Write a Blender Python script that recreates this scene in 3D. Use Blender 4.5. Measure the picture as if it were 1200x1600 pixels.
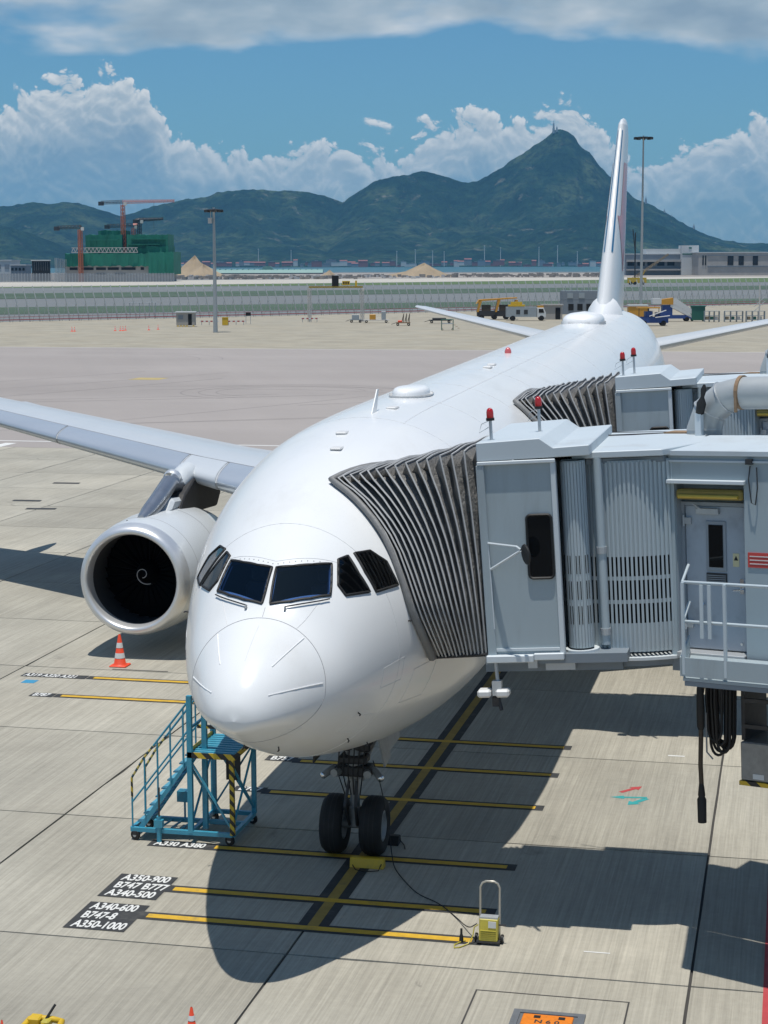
import bpy, bmesh, math, random
import numpy as np
from mathutils import Vector, Matrix
for o in list(bpy.data.objects): bpy.data.objects.remove(o)
scene = bpy.context.scene
COL = scene.collection
rnd = random.Random(7)

# ------------------------------------------------------------------ camera
# world frame: +Y runs aft along the parked aircraft, +X to its port side, metres
CAM = Vector((7.304, -23.711, 10.332))
yaw, pitch, roll = math.radians(-12.492), math.radians(7.670), math.radians(-0.167)
fw = Vector((math.sin(yaw)*math.cos(pitch), math.cos(yaw)*math.cos(pitch), -math.sin(pitch)))
rt = Vector((math.cos(yaw), -math.sin(yaw), 0)); up = rt.cross(fw)
rt, up = rt*math.cos(roll)+up*math.sin(roll), -rt*math.sin(roll)+up*math.cos(roll)
cd = bpy.data.cameras.new('camera'); cam = bpy.data.objects.new('camera', cd); COL.objects.link(cam)
cam.matrix_world = Matrix(((rt.x, up.x, -fw.x, CAM.x), (rt.y, up.y, -fw.y, CAM.y), (rt.z, up.z, -fw.z, CAM.z), (0, 0, 0, 1)))
cd.sensor_fit = 'VERTICAL'; cd.sensor_height = 36.0; cd.lens = 2878.0/1600*36
cd.clip_start = 0.5; cd.clip_end = 60000
scene.camera = cam

# ------------------------------------------------------------------ light
SUN_DIR = Vector((-0.015, -0.135, 1.0)).normalized()      # towards the sun
ld = bpy.data.lights.new('sun', 'SUN'); sun = bpy.data.objects.new('sun', ld); COL.objects.link(sun)
ld.energy = 4.1; ld.angle = math.radians(0.53); ld.color = (1.0, 0.96, 0.90)
sun.rotation_euler = (-SUN_DIR).to_track_quat('-Z', 'Y').to_euler(); sun.location = (0, 0, 80)

scene.view_settings.view_transform = 'Standard'; scene.view_settings.look = 'None'
scene.view_settings.exposure = 0.0; scene.view_settings.gamma = 1.0
scene.view_settings.use_curve_mapping = False

# ------------------------------------------------------------------ node helper
class N:
    def __init__(s, nt): s.nt = nt; nt.nodes.clear()
    def n(s, t, **kw):
        nd = s.nt.nodes.new(t)
        for k, v in kw.items():
            if k.startswith('i_'):
                key = k[2:]; key = int(key) if key.isdigit() else key.replace('_', ' ')
                s.set(nd.inputs[key], v)
            else: setattr(nd, k, v)
        return nd
    def set(s, inp, v):
        if isinstance(v, bpy.types.NodeSocket): s.nt.links.new(v, inp)
        elif isinstance(v, bpy.types.Node): s.nt.links.new(v.outputs[0], inp)
        else: inp.default_value = v
    def math(s, op, a, b=0.0, c=0.0, clamp=False):
        nd = s.nt.nodes.new('ShaderNodeMath'); nd.operation = op; nd.use_clamp = clamp
        for i, v in enumerate((a, b, c)): s.set(nd.inputs[i], v)
        return nd.outputs[0]
    def mix(s, f, a, b, blend='MIX'):
        nd = s.nt.nodes.new('ShaderNodeMix'); nd.data_type = 'RGBA'; nd.blend_type = blend
        nd.clamp_factor = True
        s.set(nd.inputs['Factor'], f); s.set(nd.inputs['A'], a); s.set(nd.inputs['B'], b)
        return nd.outputs['Result']
    def ramp(s, f, stops, interp='LINEAR'):
        nd = s.nt.nodes.new('ShaderNodeValToRGB'); s.set(nd.inputs[0], f)
        cr = nd.color_ramp; cr.interpolation = interp
        while len(cr.elements) < len(stops): cr.elements.new(0.5)
        for e, (p, c) in zip(cr.elements, stops):
            e.position = p; e.color = c if isinstance(c, tuple) else (c, c, c, 1)
        return nd.outputs[0]
    def noise(s, vec, scale, detail=4, rough=0.5, dist=0.0, kind='FBM', dim='3D'):
        nd = s.nt.nodes.new('ShaderNodeTexNoise'); nd.noise_dimensions = dim; nd.noise_type = kind
        if kind == 'FBM': nd.normalize = True
        s.set(nd.inputs['Vector'], vec); nd.inputs['Scale'].default_value = scale
        nd.inputs['Detail'].default_value = detail; nd.inputs['Roughness'].default_value = rough
        nd.inputs['Distortion'].default_value = dist
        return nd.outputs[0]
    def smooth(s, v, a, b, lo=0.0, hi=1.0):
        nd = s.nt.nodes.new('ShaderNodeMapRange'); nd.interpolation_type = 'SMOOTHSTEP'
        s.set(nd.inputs[0], v)
        for i, k in enumerate((a, b, lo, hi)): s.set(nd.inputs[i+1], k)
        return nd.outputs[0]
    def vmul(s, v, xyz):
        nd = s.nt.nodes.new('ShaderNodeVectorMath'); nd.operation = 'MULTIPLY'
        s.set(nd.inputs[0], v); nd.inputs[1].default_value = xyz; return nd.outputs[0]
    def comb(s, x, y, z):
        nd = s.nt.nodes.new('ShaderNodeCombineXYZ')
        for i, v in enumerate((x, y, z)): s.set(nd.inputs[i], v)
        return nd.outputs[0]
    def sep(s, v):
        nd = s.nt.nodes.new('ShaderNodeSeparateXYZ'); s.set(nd.inputs[0], v); return nd.outputs

def C(r, g, b): return (r, g, b, 1.0)

# ------------------------------------------------------------------ sky
wld = bpy.data.worlds.new('World'); scene.world = wld; wld.use_nodes = True
def build_world():
    k = N(wld.node_tree)
    out = k.n('ShaderNodeOutputWorld'); bg = k.n('ShaderNodeBackground')
    sky = k.n('ShaderNodeTexSky', sky_type='NISHITA'); sky.sun_disc = False
    sky.sun_elevation = math.asin(SUN_DIR.z); sky.sun_rotation = math.atan2(SUN_DIR.x, SUN_DIR.y)
    sky.air_density = 1.0; sky.dust_density = 0.6; sky.ozone_density = 1.6; sky.altitude = 10
    tc = k.n('ShaderNodeTexCoord'); d = tc.outputs['Generated']
    x, y, z = k.sep(d)
    az = k.math('MULTIPLY', k.math('ARCTAN2', x, y), 57.29578)           # degrees, 0 = aft along the aircraft
    el = k.math('MULTIPLY', k.math('ARCSINE', z), 57.29578)
    # cumulus bank: tops follow a rolling profile round the horizon
    fc = k.n('ShaderNodeFloatCurve')
    cu = fc.mapping.curves[0]
    pts = [(-40, 3.6), (-34, 4.6), (-29, 4.2), (-25.2, 4.1), (-24.2, 4.5), (-22.6, 5.6), (-20.8, 5.75), (-19.6, 5.2), (-18.8, 3.9), (-17.6, 3.7),
           (-15.6, 3.5), (-14.0, 3.7), (-12.4, 3.75), (-11.2, 4.05), (-9.6, 4.5), (-8.6, 4.2), (-7.2, 4.85), (-6.4, 4.5), (-5.2, 3.7), (-4.4, 3.0), (-3.4, 3.5),
           (-2.2, 4.2), (-0.6, 4.0), (2, 4.2), (6, 4.9), (10, 3.8)]
    while len(cu.points) < len(pts): cu.points.new(0.5, 0.5)
    for q, (a, e) in zip(cu.points, pts):
        q.location = ((a+40)/50, e/10); q.handle_type = 'AUTO'
    fc.mapping.update()
    k.set(fc.inputs['Value'], k.math('DIVIDE', k.math('ADD', az, 40), 50, clamp=True))
    top_in = k.math('MULTIPLY', fc.outputs[0], 10)
    inb = k.math('MULTIPLY', k.smooth(az, -40, -33), k.smooth(az, 10, 4))
    lown = k.noise(k.comb(x, y, 0.0), 5.0, 3, 0.5)
    top = k.math('ADD', k.math('MULTIPLY', top_in, inb), k.math('MULTIPLY', k.math('SUBTRACT', 1.0, inb), k.math('MULTIPLY_ADD', lown, 5.0, 1.8)))
    # slow warp, then three octaves of rounded billows
    wn = k.n('ShaderNodeTexNoise', noise_dimensions='2D'); k.set(wn.inputs['Vector'], k.comb(az, el, 0.0)); wn.inputs['Scale'].default_value = 0.42; wn.inputs['Detail'].default_value = 2
    wp = k.n('ShaderNodeVectorMath', operation='MULTIPLY_ADD'); k.set(wp.inputs[0], wn.outputs['Color']); wp.inputs[1].default_value = (1.0, 1.0, 0); k.set(wp.inputs[2], k.comb(az, k.math('MULTIPLY', el, 1.2), 0.0))
    P = wp.outputs[0]
    def field(off, octs):
        Q = k.n('ShaderNodeVectorMath', operation='ADD'); k.set(Q.inputs[0], P); Q.inputs[1].default_value = off
        f = k.math('MULTIPLY', k.math('SUBTRACT', k.noise(Q.outputs[0], 0.40, 1, 0.5, dim='2D'), 0.5), 1.7)
        for sc, am in octs:
            f = k.math('MULTIPLY_ADD', k.math('ABSOLUTE', k.math('SUBTRACT', k.noise(Q.outputs[0], sc, 0, 0.5, dim='2D'), 0.5)), am, f)
        return f
    OC = ((0.95, 1.7), (2.0, 1.15), (4.3, 0.62), (9.0, 0.34), (19.0, 0.17))
    f0 = field((0, 0, 0), OC); f1 = field((0.05, 0.22, 0), OC[:3])
    depth = k.math('ADD', k.math('SUBTRACT', top, el), k.math('SUBTRACT', f0, 0.62))
    cov = k.smooth(depth, 0.0, 0.26)
    # cauliflower light: the side that faces up is bright, hollows and bases are blue grey
    lit = k.smooth(k.math('SUBTRACT', f0, f1), -0.45, 0.75)
    base = k.smooth(depth, 0.1, 2.6, 1.0, 0.0)
    sh = k.math('MULTIPLY_ADD', lit, 0.42, k.math('MULTIPLY', base, 0.56), clamp=True)
    cum = k.ramp(sh, [(0.0, C(0.235, 0.365, 0.49)), (0.25, C(0.31, 0.43, 0.53)), (0.5, C(0.45, 0.545, 0.61)), (0.75, C(0.68, 0.73, 0.75)), (1.0, C(0.93, 0.93, 0.91))])
    # cumulus softens into haze at its foot
    cov = k.math('MULTIPLY', cov, k.math('MULTIPLY_ADD', k.smooth(el, 0.8, 4.6), 0.40, 0.56))
    # a higher broken deck
    Ps = k.comb(k.math('MULTIPLY', az, 0.15), k.math('MULTIPLY', el, 0.40), 0.0)
    hn = k.noise(Ps, 1.0, 4, 0.5, 0.3, dim='2D'); hn2 = k.noise(Ps, 2.6, 3, 0.5, dim='2D')
    lev = k.math('ADD', k.smooth(el, 5.4, 7.6, -0.30, 0.20), k.smooth(el, 9.0, 16.0, 0.0, -0.22))
    hf = k.math('ADD', k.math('ADD', hn, lev), k.math('MULTIPLY', k.math('SUBTRACT', hn2, 0.5), 0.25))
    hcov = k.math('MULTIPLY', k.smooth(hf, 0.42, 0.70), 0.85)
    hsh = k.math('MULTIPLY_ADD', k.math('SUBTRACT', hn2, 0.5), 1.7, k.smooth(hf, 0.45, 0.85, 0.85, 0.25))
    hcol = k.ramp(hsh, [(0.0, C(0.31, 0.40, 0.48)), (0.4, C(0.43, 0.52, 0.58)), (0.75, C(0.61, 0.67, 0.70)), (1.0, C(0.80, 0.82, 0.82))])
    # clear air
    skyc = k.n('ShaderNodeVectorMath', operation='MULTIPLY'); k.set(skyc.inputs[0], sky.outputs[0])
    skyc.inputs[1].default_value = (SKY_T[0], SKY_T[1], SKY_T[2])
    c = k.mix(hcov, skyc.outputs[0], hcol_s(k, hcol))
    c = k.mix(cov, c, hcol_s(k, cum))
    # the cloud nodes are only worked out where clouds can be; plain sky elsewhere
    k.set(bg.inputs['Color'], c); bg.inputs['Strength'].default_value = SKY_S
    bg2 = k.n('ShaderNodeBackground'); k.set(bg2.inputs['Color'], skyc.outputs[0]); bg2.inputs['Strength'].default_value = SKY_S
    msh = k.n('ShaderNodeMixShader')
    k.set(msh.inputs[0], k.math('MULTIPLY', k.math('GREATER_THAN', el, -0.6), k.math('LESS_THAN', el, 26.0)))
    k.nt.links.new(bg2.outputs[0], msh.inputs[1]); k.nt.links.new(bg.outputs[0], msh.inputs[2])
    k.nt.links.new(msh.outputs[0], out.inputs[0])
wld.cycles.sampling_method = 'MANUAL'; wld.cycles.sample_map_resolution = 512
SKY_S = 0.05
SKY_T = (0.84, 1.44, 1.82)
def hcol_s(k, c):        # cloud radiance is given as seen; undo the world strength
    v = k.n('ShaderNodeVectorMath', operation='SCALE'); k.set(v.inputs[0], c); v.inputs['Scale'].default_value = 0.92/SKY_S
    return v.outputs[0]
build_world()

# ------------------------------------------------------------------ mesh helper
class MB:
    def __init__(s): s.v = []; s.f = []
    def add(s, vs, fs):
        o = len(s.v); s.v += [tuple(p) for p in vs]; s.f += [tuple(i+o for i in q) for q in fs]; return s
    def box(s, c, d, M=None):
        x, y, z = (k/2 for k in d); c = Vector(c)
        vs = [Vector((a*x, b*y, e*z)) for e in (-1, 1) for b in (-1, 1) for a in (-1, 1)]
        vs = [(M @ q if M else q)+c for q in vs]
        return s.add(vs, [(0, 2, 3, 1), (4, 5, 7, 6), (0, 1, 5, 4), (2, 6, 7, 3), (0, 4, 6, 2), (1, 3, 7, 5)])
    def bb(s, a, b):
        return s.box([(p+q)/2 for p, q in zip(a, b)], [abs(q-p) for p, q in zip(a, b)])
    def prism(s, poly, off):
        n = len(poly); off = Vector(off); a = [Vector(p) for p in poly]; b = [p+off for p in a]
        nrm = Vector((0, 0, 0))
        for i in range(n): nrm += a[i].cross(a[(i+1) % n])
        if nrm.dot(off) < 0: a, b = a[::-1], b[::-1]
        fs = [tuple(range(n-1, -1, -1)), tuple(range(n, 2*n))]
        fs += [(i, (i+1) % n, n+(i+1) % n, n+i) for i in range(n)]
        return s.add(a+b, fs)
    def tube(s, p, q, r, n=8, r2=None):
        return s.path([p, q], [r, r if r2 is None else r2], n)
    def path(s, pts, r, n=8, cap=True, closed=False):
        pts = [Vector(p) for p in pts]; m = len(pts)
        rr = r if isinstance(r, (list, tuple)) else [r]*m
        vs = []; pu = None
        for i, p in enumerate(pts):
            if closed: t = (pts[(i+1) % m]-pts[i-1]).normalized()
            else:
                t = (pts[min(i+1, m-1)]-pts[max(i-1, 0)])
                t = t.normalized() if t.length > 1e-9 else Vector((0, 0, 1))
            if pu is None:
                pu = Vector((0, 0, 1)) if abs(t.z) < 0.9 else Vector((1, 0, 0))
            u = (pu-t*pu.dot(t))
            u = u.normalized() if u.length > 1e-6 else t.orthogonal().normalized()
            w = t.cross(u); pu = u
            for j in range(n):
                a = 2*math.pi*(j+0.5)/n; vs.append(p+(u*math.cos(a)+w*math.sin(a))*rr[i])
        fs = []
        for i in range(m if closed else m-1):
            i2 = (i+1) % m
            for j in range(n):
                j2 = (j+1) % n; fs.append((i*n+j, i*n+j2, i2*n+j2, i2*n+j))
        if cap and not closed:
            fs.append(tuple(range(n-1, -1, -1))); fs.append(tuple((m-1)*n+j for j in range(n)))
        return s.add(vs, fs)
    def lathe(s, prof, o, ax, n=32, cap0=False, cap1=False):
        # prof: (radius, distance along ax)
        ax = Vector(ax).normalized(); o = Vector(o); u = ax.orthogonal().normalized(); w = ax.cross(u)
        vs = []
        for r, h in prof:
            for j in range(n):
                a = 2*math.pi*j/n; vs.append(o+ax*h+(u*math.cos(a)+w*math.sin(a))*r)
        fs = []
        for i in range(len(prof)-1):
            for j in range(n):
                j2 = (j+1) % n; fs.append((i*n+j, i*n+j2, (i+1)*n+j2, (i+1)*n+j))
        if cap0: fs.append(tuple(range(n-1, -1, -1)))
        if cap1: fs.append(tuple((len(prof)-1)*n+j for j in range(n)))
        return s.add(vs, fs)
    def grid(s, fn, nu, nv, cu=False, cv=False):
        vs = [fn(i, j) for i in range(nu) for j in range(nv)]; fs = []
        for i in range(nu if cu else nu-1):
            for j in range(nv if cv else nv-1):
                a, b = (i+1) % nu, (j+1) % nv
                fs.append((i*nv+j, i*nv+b, a*nv+b, a*nv+j))
        return s.add(vs, fs)
    def xf(s, M):
        s.v = [tuple(M @ Vector(p)) for p in s.v]; return s
    def build(s, name, mat, parent=None, smooth=None, bevel=0.0, recalc=False):
        off = ROOT.get(parent.name, Vector((0, 0, 0))) if parent else Vector((0, 0, 0))
        me = bpy.data.meshes.new(name)
        me.from_pydata([tuple(Vector(p)-off) for p in s.v], [], s.f)
        if recalc or bevel:
            bm = bmesh.new(); bm.from_mesh(me)
            if bevel:
                bmesh.ops.bevel(bm, geom=[e for e in bm.edges if len(e.link_faces) == 2 and e.calc_face_angle(0) > 0.6], offset=bevel, segments=1, affect='EDGES', clamp_overlap=True)
            bmesh.ops.recalc_face_normals(bm, faces=bm.faces); bm.to_mesh(me); bm.free()
        if smooth:
            me.polygons.foreach_set('use_smooth', [True]*len(me.polygons))
            if smooth < 180: me.set_sharp_from_angle(angle=math.radians(smooth))
        me.materials.append(MAT[mat]); me.update()
        o = bpy.data.objects.new(name, me); COL.objects.link(o)
        if parent: o.parent = parent
        ROOT[o.name] = off
        return o
ROOT = {}
def tag(o, label=None, cat=None, group=None, kind=None):
    if label: o['label'] = label
    if cat: o['category'] = cat
    if group: o['group'] = group
    if kind: o['kind'] = kind
    return o
def thing(name, loc, label, cat, group=None):
    o = bpy.data.objects.new(name, None); COL.objects.link(o); o.location = loc
    o.empty_display_size = 0.3
    ROOT[o.name] = Vector(loc); return tag(o, label, cat, group)
def copy_tree(o, parent=None):
    c = o.copy(); COL.objects.link(c)
    if parent: c.parent = parent
    for ch in list(o.children): copy_tree(ch, c)
    return c
def soften(pts, n=2):
    pts = [Vector(p) for p in pts]
    for _ in range(n):
        out = [pts[0]]
        for p, q in zip(pts[:-1], pts[1:]): out += [p.lerp(q, .25), p.lerp(q, .75)]
        pts = out+[pts[-1]]
    return pts
def rotz(a): return Matrix.Rotation(a, 4, 'Z')
def T(*v): return Matrix.Translation(Vector(v))

# ------------------------------------------------------------------ materials
MAT = {}
def pm(name, col, rough=0.5, metal=0.0, var=0.12, scale=3.0, bump=0.0, bscale=40.0, coat=0.0, spec=0.5, dirt=None, dscale=0.6, stretch=(1, 1, 1), emit=None):
    m = bpy.data.materials.new(name); m.use_nodes = True; k = N(m.node_tree)
    out = k.n('ShaderNodeOutputMaterial'); b = k.n('ShaderNodeBsdfPrincipled')
    tc = k.n('ShaderNodeTexCoord'); v = k.vmul(tc.outputs['Object'], stretch)
    c = C(*col)
    if var:
        n = k.noise(v, scale, 6, 0.6)
        f = k.math('MULTIPLY_ADD', k.math('SUBTRACT', n, 0.5), 2.4*var, 1.0)
        nd = k.n('ShaderNodeVectorMath', operation='SCALE'); nd.inputs[0].default_value = col; k.set(nd.inputs['Scale'], f)
        c = nd.outputs[0]
    if dirt:
        n2 = k.smooth(k.noise(v, dscale, 7, 0.65), 0.52, 0.72)
        c = k.mix(k.math('MULTIPLY', n2, dirt[3]), c, C(*dirt[:3]))
    k.set(b.inputs['Base Color'], c)
    rn = k.math('MULTIPLY_ADD', k.noise(v, scale*2.3, 4, 0.6), 0.25*rough, rough*0.88, clamp=True)
    k.set(b.inputs['Roughness'], rn)
    b.inputs['Metallic'].default_value = metal; b.inputs['Coat Weight'].default_value = coat; b.inputs['Coat Roughness'].default_value = 0.08
    b.inputs['Specular IOR Level'].default_value = spec
    if bump:
        bp = k.n('ShaderNodeBump'); bp.inputs['Strength'].default_value = bump; bp.inputs['Distance'].default_value = 0.02
        k.set(bp.inputs['Height'], k.noise(v, bscale, 5, 0.6)); k.set(b.inputs['Normal'], bp.outputs[0])
    if emit:
        b.inputs['Emission Color'].default_value = C(*emit[:3]); b.inputs['Emission Strength'].default_value = emit[3]
    k.nt.links.new(b.outputs[0], out.inputs[0]); MAT[name] = m; return m
def stripes(name, c1, c2, freq, vec=(1, 0, 1), rough=0.5):
    m = bpy.data.materials.new(name); m.use_nodes = True; k = N(m.node_tree)
    out = k.n('ShaderNodeOutputMaterial'); b = k.n('ShaderNodeBsdfPrincipled'); tc = k.n('ShaderNodeTexCoord')
    d = k.n('ShaderNodeVectorMath', operation='DOT_PRODUCT'); k.set(d.inputs[0], tc.outputs['Object']); d.inputs[1].default_value = vec
    f = k.math('GREATER_THAN', k.math('FRACT', k.math('MULTIPLY', d.outputs['Value'], freq)), 0.5)
    n = k.noise(tc.outputs['Object'], 6, 5, 0.6)
    c = k.mix(f, C(*c1), C(*c2)); c = k.mix(k.math('MULTIPLY', k.smooth(n, 0.55, 0.75), 0.35), c, C(0.2, 0.18, 0.14))
    k.set(b.inputs['Base Color'], c); b.inputs['Roughness'].default_value = rough
    k.nt.links.new(b.outputs[0], out.inputs[0]); MAT[name] = m

pm('white_paint', (0.775, 0.782, 0.77), 0.25, var=0.018, scale=0.7, coat=0.22, spec=0.34, dirt=(0.58, 0.565, 0.52, 0.28), dscale=0.7, stretch=(1, .6, .45))
pm('belly_fairing', (0.66, 0.67, 0.67), 0.3, var=0.03, coat=0.3)
pm('seam', (0.30, 0.30, 0.30), 0.5, var=0.1)
pm('fine_seam', (0.62, 0.62, 0.61), 0.5, var=0.05)
pm('strip_white', (0.86, 0.86, 0.85), 0.25, var=0.02)
pm('wing_grey', (0.52, 0.55, 0.57), 0.38, var=0.06, scale=0.5, coat=0.2, dirt=(0.40, 0.41, 0.42, 0.3), dscale=0.25, stretch=(1, 0.35, 1))
pm('slat_metal', (0.62, 0.66, 0.69), 0.30, metal=0.55, var=0.08, scale=0.6, stretch=(0.4, 1, 1))
pm('lip_metal', (0.74, 0.75, 0.75), 0.36, metal=0.6, var=0.10, scale=2.0)
pm('nacelle_grey', (0.60, 0.63, 0.64), 0.32, var=0.03, scale=0.7, coat=0.3, dirt=(0.42, 0.41, 0.38, 0.3), dscale=0.8)
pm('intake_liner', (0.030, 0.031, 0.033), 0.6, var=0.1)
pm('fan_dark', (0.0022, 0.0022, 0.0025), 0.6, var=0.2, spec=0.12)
pm('spinner_white', (0.55, 0.55, 0.55), 0.5)
pm('pylon_metal', (0.36, 0.38, 0.41), 0.30, metal=0.75, var=0.2, scale=3)
pm('pylon_shade_black', (0.025, 0.024, 0.024), 0.6, var=0.3)  # dark pylon side with the shadow under the wing put into its colour
pm('tyre', (0.014, 0.014, 0.014), 0.8, var=0.2, bump=0.2)
pm('rim_grey', (0.30, 0.31, 0.31), 0.45, metal=0.2, var=0.15)
pm('gear_grey', (0.26, 0.27, 0.27), 0.42, metal=0.3, var=0.25, scale=9)
pm('chrome', (0.75, 0.75, 0.75), 0.15, metal=1.0)
pm('dark_metal', (0.05, 0.05, 0.052), 0.5, metal=0.4, var=0.3, scale=8)
pm('glass_dark', (0.004, 0.009, 0.026), 0.04, var=0.0, spec=0.22)
pm('glass_black', (0.006, 0.007, 0.008), 0.05, var=0.0, spec=0.35)
def glass(name, tint, gloss=1.0):
    m = bpy.data.materials.new(name); m.use_nodes = True; k = N(m.node_tree); out = k.n('ShaderNodeOutputMaterial')
    t = k.n('ShaderNodeBsdfTransparent'); t.inputs[0].default_value = C(*tint); g = k.n('ShaderNodeBsdfGlossy'); g.inputs[0].default_value = C(gloss, gloss, gloss); g.inputs['Roughness'].default_value = 0.03
    fr = k.n('ShaderNodeFresnel'); fr.inputs['IOR'].default_value = 1.5; mx = k.n('ShaderNodeMixShader')
    k.set(mx.inputs[0], fr.outputs[0]); k.nt.links.new(t.outputs[0], mx.inputs[1]); k.nt.links.new(g.outputs[0], mx.inputs[2]); k.nt.links.new(mx.outputs[0], out.inputs[0]); MAT[name] = m
glass('cockpit_glass', (0.28, 0.42, 0.68)); glass('cockpit_side_glass', (0.30, 0.33, 0.35))
pm('cockpit_lining', (0.045, 0.075, 0.130), 0.8, var=0.15, scale=4)
pm('glareshield', (0.030, 0.031, 0.034), 0.7, var=0.2, scale=6)
pm('seat_cover', (0.22, 0.20, 0.17), 0.9, var=0.25, scale=9)
pm('rubber', (0.012, 0.012, 0.012), 0.6, var=0.2)
pm('fin_blue', (0.02, 0.15, 0.30), 0.3, var=0.03, coat=0.4)
pm('fin_red', (0.62, 0.13, 0.13), 0.3, var=0.03, coat=0.4)
# ------------------------------------------------------------------ ground and apron
def concrete(name, base, grooves=True, obj_random=True):
    m = bpy.data.materials.new(name); m.use_nodes = True; k = N(m.node_tree)
    out = k.n('ShaderNodeOutputMaterial'); b = k.n('ShaderNodeBsdfPrincipled')
    g = k.n('ShaderNodeNewGeometry'); v = g.outputs['Position']; x, y, z = k.sep(v)
    oi = k.n('ShaderNodeObjectInfo')
    sh = k.math('MULTIPLY_ADD', oi.outputs['Random'], 0.22, 0.88)
    blot = k.noise(v, 0.22, 7, 0.62, 0.4); fine = k.noise(v, 7.0, 6, 0.7)
    # brushed texture: streaks along the aircraft axis, broken up along their length
    st = k.noise(k.comb(k.math('MULTIPLY', x, 11.0), k.math('MULTIPLY', y, 0.16), 0.0), 1.0, 4, 0.75)
    st2 = k.noise(k.comb(k.math('MULTIPLY', x, 30.0), k.math('MULTIPLY', y, 0.5), 4.0), 1.0, 2, 0.6)
    f = k.math('MULTIPLY_ADD', k.math('SUBTRACT', blot, 0.5), 0.75, 1.0)
    f = k.math('MULTIPLY', f, k.math('MULTIPLY_ADD', k.math('SUBTRACT', fine, 0.5), 0.32, 1.0))
    if grooves:
        f = k.math('MULTIPLY', f, k.math('MULTIPLY_ADD', k.math('SUBTRACT', st, 0.5), 0.72, 1.0))
        f = k.math('MULTIPLY', f, k.math('MULTIPLY_ADD', k.math('SUBTRACT', st2, 0.5), 0.5, 1.0))
    if obj_random: f = k.math('MULTIPLY', f, sh)
    nd = k.n('ShaderNodeVectorMath', operation='SCALE'); nd.inputs[0].default_value = base; k.set(nd.inputs['Scale'], f)
    warm = k.mix(k.noise(v, 0.09, 3, 0.5), C(1.04, 1.0, 0.93), C(0.97, 1.0, 1.02))
    c = k.mix(1.0, nd.outputs[0], warm, 'MULTIPLY')
    # oil and rubber stains
    s1 = k.smooth(k.noise(v, 0.40, 6, 0.70, 0.8), 0.605, 0.78)
    s2 = k.smooth(k.noise(k.comb(k.math('ADD', x, 31.0), k.math('MULTIPLY', y, 0.6), 0.0), 1.9, 4, 0.6, 0.5), 0.70, 0.80)
    s = k.math('ADD', k.math('MULTIPLY', s1, 0.55), k.math('MULTIPLY', s2, 0.45), clamp=True)
    c = k.mix(s, c, C(0.085, 0.08, 0.072))
    k.set(b.inputs['Base Color'], c); b.inputs['Roughness'].default_value = 0.82; b.inputs['Specular IOR Level'].default_value = 0.25
    if grooves:
        bp = k.n('ShaderNodeBump'); bp.inputs['Strength'].default_value = 0.35; bp.inputs['Distance'].default_value = 0.012
        k.set(bp.inputs['Height'], k.math('ADD', k.math('ADD', st, k.math('MULTIPLY', st2, 0.6)), k.math('MULTIPLY', fine, 0.5))); k.set(b.inputs['Normal'], bp.outputs[0])
    k.nt.links.new(b.outputs[0], out.inputs[0]); MAT[name] = m
concrete('concrete', (0.357, 0.336, 0.283))
concrete('concrete_far', (0.335, 0.305, 0.242), grooves=False, obj_random=False)
def asphalt_mat():
    m = bpy.data.materials.new('asphalt'); m.use_nodes = True; k = N(m.node_tree)
    out = k.n('ShaderNodeOutputMaterial'); b = k.n('ShaderNodeBsdfPrincipled')
    g = k.n('ShaderNodeNewGeometry'); v = g.outputs['Position']; x, y, z = k.sep(v)
    lane = k.noise(k.comb(k.math('MULTIPLY', x, 0.004), k.math('MULTIPLY', y, 0.07), 0.0), 1.0, 4, 0.6)
    blot = k.noise(k.comb(k.math('MULTIPLY', x, 0.03), k.math('MULTIPLY', y, 0.012), 2.0), 1.0, 6, 0.6, 0.5)
    tr = k.noise(k.comb(k.math('MULTIPLY_ADD', y, 0.45, k.math('MULTIPLY', x, 1.0)), k.math('MULTIPLY', y, 0.01), 9.0), 0.22, 3, 0.6)
    f = k.math('ADD', k.math('ADD', k.math('MULTIPLY', lane, 0.34), k.math('MULTIPLY', blot, 0.35)), k.math('MULTIPLY_ADD', tr, 0.12, 0.58))
    nd = k.n('ShaderNodeVectorMath', operation='SCALE'); nd.inputs[0].default_value = (0.335, 0.303, 0.280); k.set(nd.inputs['Scale'], f)
    k.set(b.inputs['Base Color'], nd.outputs[0]); b.inputs['Roughness'].default_value = 0.85; b.inputs['Specular IOR Level'].default_value = 0.2
    k.nt.links.new(b.outputs[0], out.inputs[0]); MAT['asphalt'] = m
asphalt_mat()
pm('joint_dark', (0.055, 0.052, 0.048), 0.9, var=0.3)
pm('line_yellow', (0.60, 0.36, 0.025), 0.7, var=0.25, scale=6, dirt=(0.22, 0.17, 0.07, 0.6), dscale=2.5)
pm('line_worn_shaded', (0.33, 0.22, 0.045), 0.8, var=0.35, scale=3, dirt=(0.12, 0.10, 0.06, 0.7), dscale=1.2)  # worn yellow, with the shadow under the fuselage darkened into the paint
pm('line_ochre', (0.42, 0.33, 0.14), 0.8, var=0.3, scale=1.0)
pm('line_black', (0.035, 0.036, 0.036), 0.8, var=0.35, scale=5, dirt=(0.13, 0.125, 0.11, 0.5), dscale=2.0)
pm('line_white', (0.66, 0.66, 0.63), 0.75, var=0.15, scale=6, dirt=(0.35, 0.34, 0.31, 0.4), dscale=3)
pm('line_red', (0.42, 0.05, 0.055), 0.8, var=0.2, scale=4, dirt=(0.30, 0.16, 0.14, 0.5), dscale=1.5)
pm('line_blue', (0.04, 0.25, 0.42), 0.8, var=0.2)
pm('line_teal', (0.03, 0.30, 0.30), 0.8, var=0.2)

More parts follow.
